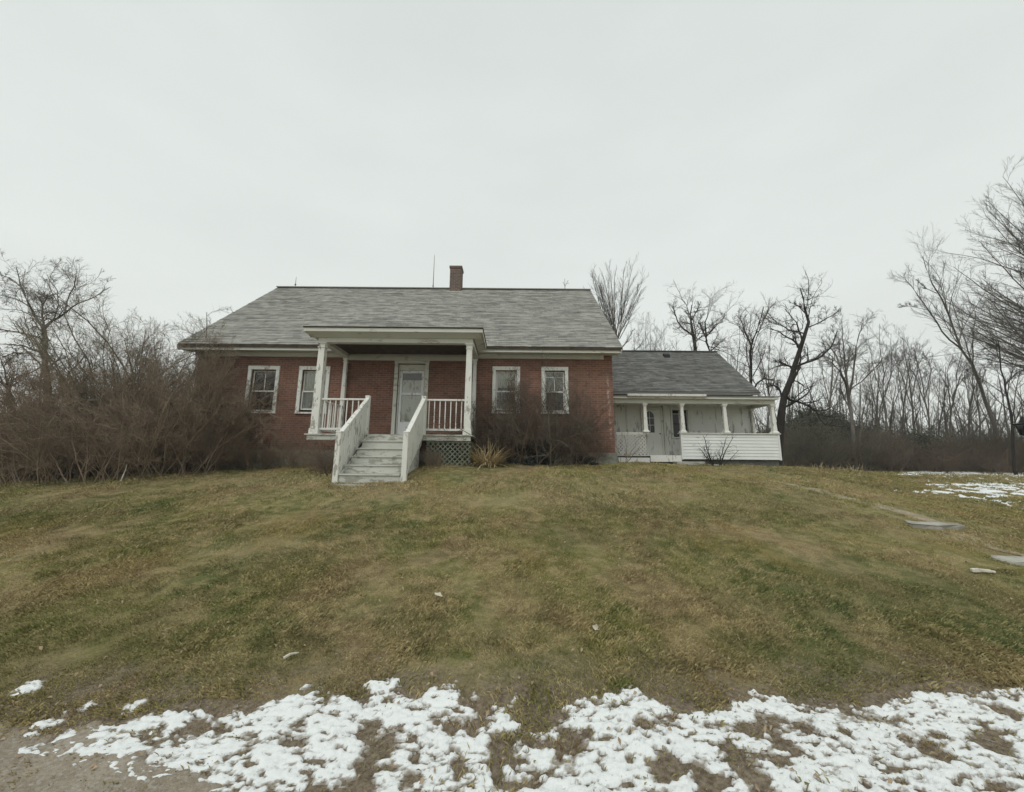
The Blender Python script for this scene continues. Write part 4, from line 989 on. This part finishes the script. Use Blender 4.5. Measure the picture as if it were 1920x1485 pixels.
guided('bare_tree', 'many-stemmed grey tree in front of the dark evergreens right of the wing', 'tree', 24,
  [([(1606,882),(1598,800),(1588,730),(1574,690),(1562,655),(1548,640)], .20, .03), ([(1592,745),(1600,700),(1604,660),(1612,620),(1618,605)], .11, .02), ([(1590,735),(1586,690),(1582,650),(1578,610)], .10, .02), ([(1578,700),(1560,680),(1545,672)], .06, .02), ([(1615,880),(1612,820),(1620,760),(1640,700)], .11, .03)],
  LV, M_bark, M_bark, 9, 1606, .15, .08, group=BT)
LV2 = [(11, .15, .6, .36, .5, 6, .009), (8, .15, .6, .52, .55, 5, .006), (6, .12, .6, .55, .6, 4, .0048)]
thin = [(1206, 34, 585, 'thin straight bare tree just right of the broom-headed tree', .02), (1226, 34, 590, 'second thin bare tree right of the broom-headed tree', -.03), (1374, 30, 605, 'slender grey tree between the two dark trees behind the wing', .05),
  (1258, 33, 620, 'faint bare tree left of the crooked tree behind the wing ridge', -.05), (1440, 33, 600, 'slender pale tree between the black-stemmed and the gnarled tree', .02),
  (1555, 30, 640, 'thin bare tree right of the gnarled tree', .03), (1664, 29, 597, 'tallest thin tree in the row behind the red brush', -.06), (1690, 30, 640, 'thin tree beside the tallest of the row behind the red brush', .08), (1718, 28, 625, 'slightly forked thin tree in the middle of the row behind the red brush', -.10),
  (1748, 27, 640, 'curved thin tree in the row left of the leaning tree', -.14), (1776, 29, 640, 'bare thin tree just left of the leaning forked tree', .12), (1816, 31, 660, 'thin bare tree half hidden behind the leaning forked tree', .06), (1838, 31, 680, 'short thin tree between the leaning tree and the big maple', -.05), (1640, 32, 645, 'thin pale tree just right of the many-stemmed tree', .05)]
for i, (px, Y, top, lab, lean) in enumerate(thin):
    dxp = lean*250; guided('bare_tree', lab, 'tree', Y, [([(px, 880), (px+dxp*.15, 800), (px+dxp*.5, 720), (px+dxp, top+10)], .12+.02*(i % 3), .015), ([(px+dxp*.25, 770), (px+dxp*.5-16, 700), (px+dxp-22, top+35)], .06, .012), ([(px+dxp*.35, 745), (px+dxp*.5+16, 690), (px+dxp+22, top+28)], .06, .012)],
      LV2, M_bark, M_bark, 40+i, px, .12, .09, .15, group=BT)
guided('leaning_tree', 'tall bare tree leaning left and forking into two long limbs over the red brush', 'tree', 27,
  [([(1876,882),(1862,790),(1845,745),(1832,712),(1815,672),(1800,645),(1788,605),(1772,570),(1752,540),(1735,505),(1730,480)], .20, .02), ([(1803,655),(1782,640),(1760,610),(1738,580),(1715,545),(1700,525),(1690,518)], .10, .02), ([(1783,600),(1772,565),(1765,540),(1752,520)], .06, .012), ([(1757,550),(1735,540),(1720,525)], .045, .01), ([(1742,582),(1712,575),(1690,572)], .03, .008)],
  [(13, .3, .38, .27, .5, 6, .008), (9, .15, .5, .52, .55, 5, .005), (7, .12, .5, .55, .6, 4, .0038)], M_bark, M_bark, 71, 1876, .08, .06)
guided('bare_tree', 'slim dark tree standing before the big maple at the right edge', 'tree', 22,
  [([(1902,882),(1897,790),(1888,740),(1878,690),(1872,640)], .12, .03), ([(1886,720),(1905,700),(1925,690)], .05, .02), ([(1874,660),(1860,650),(1845,655)], .04, .01)], LV2, M_bark_d, M_bark_d, 72, 1902, .1, .05, group=BT)
# big maple, trunk beyond the frame, limbs sweeping up and left
r = np.random.default_rng(73); Y = 22; bx = at(2015, 870, Y)[0]; b0 = ground_pt(bx, Y)
trunk = limb([(2005, 870), (1998, 720), (1990, 640), (1984, 560), (1980, 470)], Y, .46, .14, r, 12, .1)
TPn = trunk[0][0]; starts, dirs, Ls, Rs = [], [], [], []
for i in range(64):
    f = (.20+.75*(i/63)); p = TPn[0]*(1-f)+TPn[-1]*f; p = np.array([np.interp(f*11, range(12), TPn[:, j]) for j in range(3)])
    a = math.pi+r.normal(0, .9) if i % 3 else r.random()*6.28
    el = .25+.9*f; starts.append(p); dirs.append((math.cos(a)*math.cos(el), math.sin(a)*math.cos(el), math.sin(el))); Ls.append(6.9*(1-.22*f)*(.7+.45*r.random())); Rs.append(.06*(1-.4*f))
arms = grow(np.array(starts), np.array(dirs), np.array(Ls), np.array(Rs), 10, .05, .035, r, .25)
plant('maple_tree', b0, [trunk, arms], twigging([arms], r, [(12, .12, .5, .36, .5, 7, .0075), (8, .12, .5, .5, .55, 5, .005), (5, .12, .5, .5, .6, 4, .0036)], .07, .04), M_bark, M_bark,
      label='huge bare maple at the right frame edge, its fan of branches sweeping up and left', cat='tree')

# left of the house
guided('bare_tree', 'open crooked tree rising above the left thicket, forking low into bending limbs', 'tree', 14,
  [([(95,900),(92,760),(86,680),(82,618)], .17, .12), ([(82,620),(70,600),(60,580),(52,560),(36,535),(30,500)], .08, .02), ([(82,618),(80,590),(78,565),(66,552)], .06, .025), ([(82,618),(100,600),(118,590),(140,572),(175,558),(207,538)], .08, .015), ([(80,572),(88,558),(98,552)], .04, .02),
   ([(122,586),(126,560),(140,535),(142,515)], .05, .012), ([(36,535),(20,522),(0,515)], .035, .012), ([(60,578),(30,560),(-10,552)], .04, .012), ([(100,600),(110,575),(108,545),(90,520)], .04, .012)],
  [(10, .15, .8, .42, .5, 7, .006), (9, .15, .8, .52, .55, 6, .0042), (8, .12, .7, .55, .6, 5, .003)], M_bark, M_bark, 81, 95, .2, .05, .15)
guided('gnarled_tree', 'low black gnarled tree at the far left frame edge', 'tree', 15,
  [([(36,860),(28,780),(18,745),(14,722)], .16, .11), ([(16,728),(0,715),(-30,705)], .09, .03), ([(14,722),(30,708),(60,698),(90,680)], .06, .015), ([(14,722),(8,690),(-5,660)], .05, .015), ([(5,670),(30,660),(55,668)], .04, .01)],
  LV, M_bark_d, M_bark_d, 82, 36, .24, .03, .15)

def shrub_groups(seed, h, spread, nstem, lv, lean=.55, wander=.12, up=.05, base_r=.35, sr=.02):
    r = np.random.default_rng(seed); a = r.random(nstem)*6.28; rr = base_r*np.sqrt(r.random(nstem)); s = spread*(.15+.95*r.random(nstem))
    st = np.c_[np.cos(a)*rr, np.sin(a)*rr, np.full(nstem, -.08)]; a2 = a+r.normal(0, .5, nstem)
    di = np.c_[np.cos(a2)*s, np.sin(a2)*s, np.ones(nstem)]
    stems = grow(st, di, h*(.65+.4*r.random(nstem)), sr*(.6+.7*r.random(nstem)), 9, wander, up, r, .3)
    return [stems], twigging([stems], r, lv, wander*1.4, up)
def shrub(name, seed, h, spread, nstem, lv, mt, mc, **k):
    t, c = shrub_groups(seed, h, spread, nstem, lv, **k)
    o = empty(name)
    for nm, gr, s, mm in (('stems', t, 4, mt), ('twigs', c, 3, mc)):
        V, F = tubes(gr, s); np_mesh(nm, V, F, mm, o)
    return o
placed = set()
def put(proto, x, y, rot, sc, sz, label, cat, group):
    o = proto if proto.name not in placed else copy_tree(proto); placed.add(proto.name); placed.add(o.name)
    o.location = (x, y, g1(x, y)-.03); o.rotation_euler = (0, 0, rot); o.scale = (sc, sc, sc*sz)
    return tag(o, label, cat, group)
def putpx(proto, px, Y, *a): return put(proto, at(px, 880, Y)[0], Y, *a)
DENSE = [(10, .12, .70, .45, .5, 6, .0050), (8, .12, .75, .5, .6, 5, .0032), (4, .15, .8, .55, .7, 4, .0024)]
TALL = [(14, .15, .6, .36, .5, 6, .006), (10, .12, .7, .48, .6, 5, .0038), (7, .12, .75, .5, .7, 4, .003)]
tall = shrub('tall_shrub', 201, 6.2, .55, 20, TALL, M_bark_o, M_bark_o, base_r=.5, sr=.035)
tall2 = shrub('tall_shrub', 202, 5.6, .6, 20, TALL, M_bark_b, M_bark_b, base_r=.5, sr=.03)
low_b = shrub('thicket_bush', 203, 2.8, .80, 17, DENSE, M_bark_b, M_bark_b, base_r=.6, sr=.018, up=.07)
low_r = shrub('red_bush', 204, 2.7, .7, 22, DENSE, M_bark_r, M_bark_r, base_r=.6, sr=.016, up=.07)
grey_b = shrub('grey_brush', 211, 2.8, .75, 22, DENSE, M_bark_g, M_bark_g, base_r=.7, sr=.022, up=.02)
russet_b = shrub('russet_brush', 212, 2.7, .7, 22, DENSE, M_bark_rd, M_bark_rd, base_r=.7, sr=.02, up=.02)
TG = 'tall bare shrubs of the thicket left of the house'
putpx(tall, 215, 12.3, .3, .98, 1.0, 'tallest bare shrub of the left thicket, olive stems fanning above the rest', 'shrub', TG)
for px, Y, rot, sc, sz in ((280, 12.8, 3.4, .88, 1.0), (345, 14.5, 4.1, .72, 1.0), (155, 12.9, 5.0, .82, 1.0), (95, 12.6, 2.6, .60, 1.0), (30, 13.0, 1.0, .66, 1.0)):
    putpx(tall2 if px != 285 else tall, px, Y, rot, sc, sz, 'tall bare brown shrub standing among others in the left thicket', 'shrub', TG)
for px, Y, rot, sc, sz in ((386, 12.2, 1.2, .74, 1.0), (338, 12.0, 3.2, .74, 1.0)):
    putpx(tall2, px, Y, rot, sc, sz, 'bare brown shrub in front of the left brick corner and eave', 'shrub', TG)
r = np.random.default_rng(9)
for i, (px, Y, sc, sz) in enumerate(((20,11.2,.95,.95),(75,10.9,.95,1.0),(130,10.8,1.0,1.05),(190,10.6,1.0,1.05),(245,10.9,1.05,1.1),(300,11.1,1.0,1.05),(350,11.4,.95,1.0),(-30,11.6,1.0,1.0),(60,12.4,1.2,1.15),(160,12.0,1.25,1.2),(255,12.2,1.25,1.2),(330,12.3,1.1,1.15))):
    putpx(low_b if i % 3 else low_r, px, Y, r.random()*6.28, sc, sz, 'dense brown bare bush of the thicket left of the house', 'bush', 'dense bushes of the left thicket')
for i, (px, Y, sc, sz) in enumerate(((396,12.1,.76,1.15),(432,12.3,.42,1.1),(480,12.4,.48,1.0),(525,12.5,.40,1.0),(565,12.2,.42,1.1),(595,11.2,.40,1.0),(618,10.6,.34,1.0))):
    putpx(low_r if i % 2 == 0 else low_b, px, Y, r.random()*6.28, sc, sz, 'low reddish brush growing against the left front wall', 'bush', 'brush along the left front wall')
putpx(russet_b, 628, 10.2, 2.2, .30, 1.0, 'small russet bush pressed against the left side of the front steps', 'bush', 'bushes by the porch')
# bushes right of the porch, against the wall
for i, (px, Y, sc, sz) in enumerate(((912,12.45,.58,1.1),(945,12.3,.68,1.05),(985,12.2,.74,1.05),(1030,12.25,.78,1.02),(1070,12.4,.70,1.0),(1098,12.5,.46,1.0))):
    putpx(grey_b if i % 3 == 0 else russet_b, px, Y, 1.7*i, sc*1.22, sz*1.12, 'bare grey brown bush against the right front wall below the windows', 'bush', 'bushes below the right windows')
putpx(low_r, 815, 10.75, .6, .26, .95, 'small russet bush before the lattice under the porch', 'bush', 'bushes by the porch')

# leafy evergreens: many small needle sprays through an uneven volume
def needles(name, seed, n, rx, rz, size, material, lumps=14):
    r = np.random.default_rng(seed); c = r.normal(0, .55, (lumps, 3))*[rx, rx, rz*.45]; c[:, 2] = np.abs(c[:, 2]+rz*.45)*1.0; c[:, 2] = np.clip(c[:, 2], .1*rz, .95*rz)
    k = r.integers(0, lumps, n); P = c[k]+r.normal(0, .33, (n, 3))*[rx*.6, rx*.6, rz*.32]; P[:, 2] = np.abs(P[:, 2])
    u = norm(r.normal(0, 1, (n, 3))); v = norm(np.cross(u, r.normal(0, 1, (n, 3)))); s = size*(.5+r.random(n))[:, None]
    V = np.stack([P-u*s, P+v*s*.3, P+u*s, P-v*s*.3], 1).reshape(-1, 3); q = np.arange(n)*4
    o = empty(name); np_mesh('crown', V, [np.c_[q, q+1, q+2, q+3]], material, o)
    V, F = tubes(shrub_groups(seed, rz*.9, .6, 9, [(6, .2, .8, .4, .5, 4, .006)], base_r=.15, sr=.04)[0], 5); np_mesh('trunk', V, F, M_bark_d, o)
    return o
ev = needles('evergreen_tree', 301, 26000, 1.9, 4.2, .085, M_ever)
for px, Y, rot, sc, sz in ((1512,29,0,1.0,.95),(1560,28,1,1.05,1.15),(1608,29,2.2,1.0,.9),(1475,29,4,.95,.9),(-10,19,1.5,.9,.9),(30,21,.5,.8,.8)):
    putpx(ev, px, Y, rot, sc, sz, 'dark dull green evergreen in the mass right of the wing' if px > 900 else 'dark evergreen glimpsed at the left frame edge behind the thicket', 'evergreen', 'evergreens right of the wing' if px > 900 else 'evergreens far left')
yew = needles('yew_bush', 302, 9000, .75, .9, .05, M_yew, 8)
putpx(yew, 985, 12.05, 0, .85, .85, 'low blue-green evergreen bush under the right front windows', 'bush', None)
putpx(yew, 1105, 12.5, 2, .45, .6, 'tiny dark evergreen bush before the stone foundation near the right corner', 'bush', None)
# red brush along the far edge of the field
for i in range(15):
    px = 1478+i*32+r.normal(0, 6); Y = 23.5+1.4*(i % 3)+(1.5 if px < 1640 else 0)
    putpx(russet_b if px > 1640 or i % 2 else grey_b, px, Y, r.random()*6.28, .66+.32*r.random(), .95+.2*r.random(), 'reddish bare brush along the far right edge of the lawn', 'brush', 'brush along the far lawn edge')
for i, (px, Y) in enumerate(((1480,22.5),(1508,24),(1540,23),(1572,25),(1606,23.5),(1640,25),(1668,26.5))):
    putpx(grey_b, px, Y, 1.3*i, .86+.16*((i*2) % 3), 1.0+.1*(i % 2), 'tall grey bare brush in front of the evergreens right of the wing', 'brush', 'grey brush right of the wing')
# small plants
tinyb = shrub('small_bush', 205, 1.5, 1.5, 10, [(6, .25, .7, .45, .5, 5, .0045), (3, .2, .7, .5, .6, 4, .0035)], M_bark_d, M_bark_d, base_r=.12, sr=.022, up=-.02)
putpx(tinyb, 1345, 15.0, .8, 1.0, 1.0, 'small spreading bare bush in front of the white wing parapet', 'bush', None)
thinp = shrub('small_bush', 206, 1.0, .3, 6, [(5, .3, .6, .35, .5, 4, .004)], M_bark_b, M_bark_b, base_r=.1, sr=.014)
putpx(thinp, 1168, 13.3, 0, 1.0, 1.1, 'thin upright brown shrub at the right corner of the brick house', 'bush', None)

def tuft(name, n, h, spread, material, seed, w=.012):
    r = np.random.default_rng(seed); a = r.random(n)*6.28; rr = spread*.35*np.sqrt(r.random(n)); L = h*(.5+.7*r.random(n)); s = .3+1.0*r.random(n)
    st = np.c_[np.cos(a)*rr, np.sin(a)*rr, np.full(n, -.02)]
    P, _ = grow(st, np.c_[np.cos(a)*s, np.sin(a)*s, np.ones(n)], L, np.ones(n), 5, .12, -.22, r)
    wd = np.c_[-np.sin(a), np.cos(a), np.zeros(n)]*w/2; prof = np.array([1, 1, .85, .6, .1])
    V = np.stack([P-wd[:, None]*prof[None, :, None], P+wd[:, None]*prof[None, :, None]], 2).reshape(-1, 3)
    b = (np.arange(n)*10)[:, None]+np.arange(4)[None]*2; b = b.ravel()
    return np_mesh(name, V, [np.c_[b, b+1, b+3, b+2]], material)
o = tuft('dry_grass_clump', 330, .80, .9, M_straw, 1, .028); c = at(912, 880, 11.4); o.location = (c[0], 11.4, g1(c[0], 11.4)); tag(o, 'tan clump of dry ornamental grass right of the porch', 'grass clump')
o = tuft('dry_grass_clump', 60, .10, .09, M_brownstraw, 2, .004); c = hit(1068, 1412); o.location = tuple(c); tag(o, 'small brown grass tuft sticking up through the snow', 'grass clump')
for i, px in enumerate((1470, 1530, 1560, 1600)):
    o = tuft('dry_grass_clump', 90, .6, 1.4, M_straw, 5+i, .012); c = at(px, 880, 20); o.location = (c[0], 20, g1(c[0], 20)); o.scale = (1.3, 1, .8+.2*(i % 2)); tag(o, 'tall tan grass at the lawn edge right of the wing', 'grass clump', 'tall dry grass at the lawn edge')

# yard lantern cut by the right frame edge
c = at(1936, 870, 12); lx, ly = c[0], 12.0; lz = at(1936, 818, 12)[2]; gzv = g1(lx, ly)
L = empty('yard_lantern', (lx, ly, gzv), label='black yard lantern on a post cut by the right frame edge', cat='lamp post')
part(MB().lathe(lx, ly, [(gzv-.1, .035), (gzv+.2, .035), (gzv+.22, .018), (lz, .016), (lz+.01, .06), (lz+.04, .10)], 10), 'post', M_steel, L, smooth=False)
part(MB().frustum(lx, ly, [(lz+.04, .08), (lz+.34, .12)]), 'lamp_glass', M_glass, L)
m = MB().frustum(lx, ly, [(lz+.34, .16), (lz+.39, .16), (lz+.42, .08), (lz+.53, .04), (lz+.62, .012)])
for sx in (-1, 1):
    for sy in (-1, 1): m.bar((lx+sx*.08, ly+sy*.08, lz+.04), (lx+sx*.12, ly+sy*.12, lz+.34), .025, .025)
part(m, 'lamp_cap', M_steel, L)

# far woods, one mass of thin stems beyond the trees
def woods(name, x0, x1, y0, y1, n, seed, h0, h1, label):
    r = np.random.default_rng(seed); x = x0+(x1-x0)*r.random(n); y = y0+(y1-y0)*r.random(n); st = np.c_[x, y, gz(x, y, False)-.1]
    stems = grow(st, np.c_[r.normal(0, .08, (n, 2)), np.ones(n)], h0+(h1-h0)*r.random(n), .05+.07*r.random(n), 8, .05, .05, r, .2)
    cr = twigging([stems], r, [(10, .2, .6, .28, .45, 5, .010), (6, .2, .6, .5, .6, 4, .0065)], .1, .07)
    V1, F1 = tubes([stems], 4); V2, F2 = tubes(cr, 3)
    np_mesh(name, np.concatenate([V1, V2]), [F1[0], F2[0]+len(V1)], M_bark, kind='stuff', label=label, cat='woods')
woods('woods', 11, 62, 30, 46, 330, 1, 4.5, 10, 'grey leafless woods far behind the wing and field')
woods('woods', -70, -28, 30, 44, 70, 2, 4, 6.5, 'grey leafless woods far behind the left thicket')
def undergrowth(name, x0, x1, y0, y1, n, seed, h, label, material):
    r = np.random.default_rng(seed); x = x0+(x1-x0)*r.random(n); y = y0+(y1-y0)*r.random(n); st = np.c_[x, y, gz(x, y, False)-.05]
    g_ = grow(st, np.c_[r.normal(0, .45, (n, 2)), np.ones(n)], h*(.5+.8*r.random(n)), .010+.012*r.random(n), 5, .15, .02, r, .3)
    V, F = tubes([g_]+twigging([g_], r, [(6, .15, .8, .45, .6, 4, .007)], .15, .03), 3)
    np_mesh(name, V, F, material, kind='stuff', label=label, cat='undergrowth')
undergrowth('undergrowth', 12, 48, 26, 31, 9000, 3, 2.6, 'dense dark undergrowth at the foot of the far woods', M_bark_g)
undergrowth('undergrowth', -40, -17, 17, 24, 4000, 4, 2.2, 'dark undergrowth behind the left thicket', M_bark_g)

# service wire
A, B = at(1385, 693, 23.6), at(1990, 628, 22); t = np.linspace(0, 1, 24)[:, None]
P = A*(1-t)+B*t; P[:, 2] -= (.5*4*t*(1-t))[:, 0]
V, F = tubes([(P[None], np.full((1, 24), .011))], 5)
np_mesh('service_wire', V, F, M_steel, label='thin dark overhead wire running right from the wing past the trees', cat='wire')

# haze volume added round the whole place to soften it and lift the blacks
hz = bpy.data.materials.new('haze'); hz.use_nodes = True; ht = hz.node_tree; ht.nodes.clear()
ho = ht.nodes.new('ShaderNodeOutputMaterial'); hv = ht.nodes.new('ShaderNodeVolumePrincipled')
hv.inputs['Color'].default_value = (.93, .95, .94, 1); hv.inputs['Density'].default_value = .0011; hv.inputs['Anisotropy'].default_value = 0
ht.links.new(hv.outputs[0], ho.inputs['Volume'])
MB().box(-90, 90, -30, 90, -4, 26).build('haze', hz, kind='stuff', label='thin pale haze added as a softening veil over the whole yard', cat='haze')
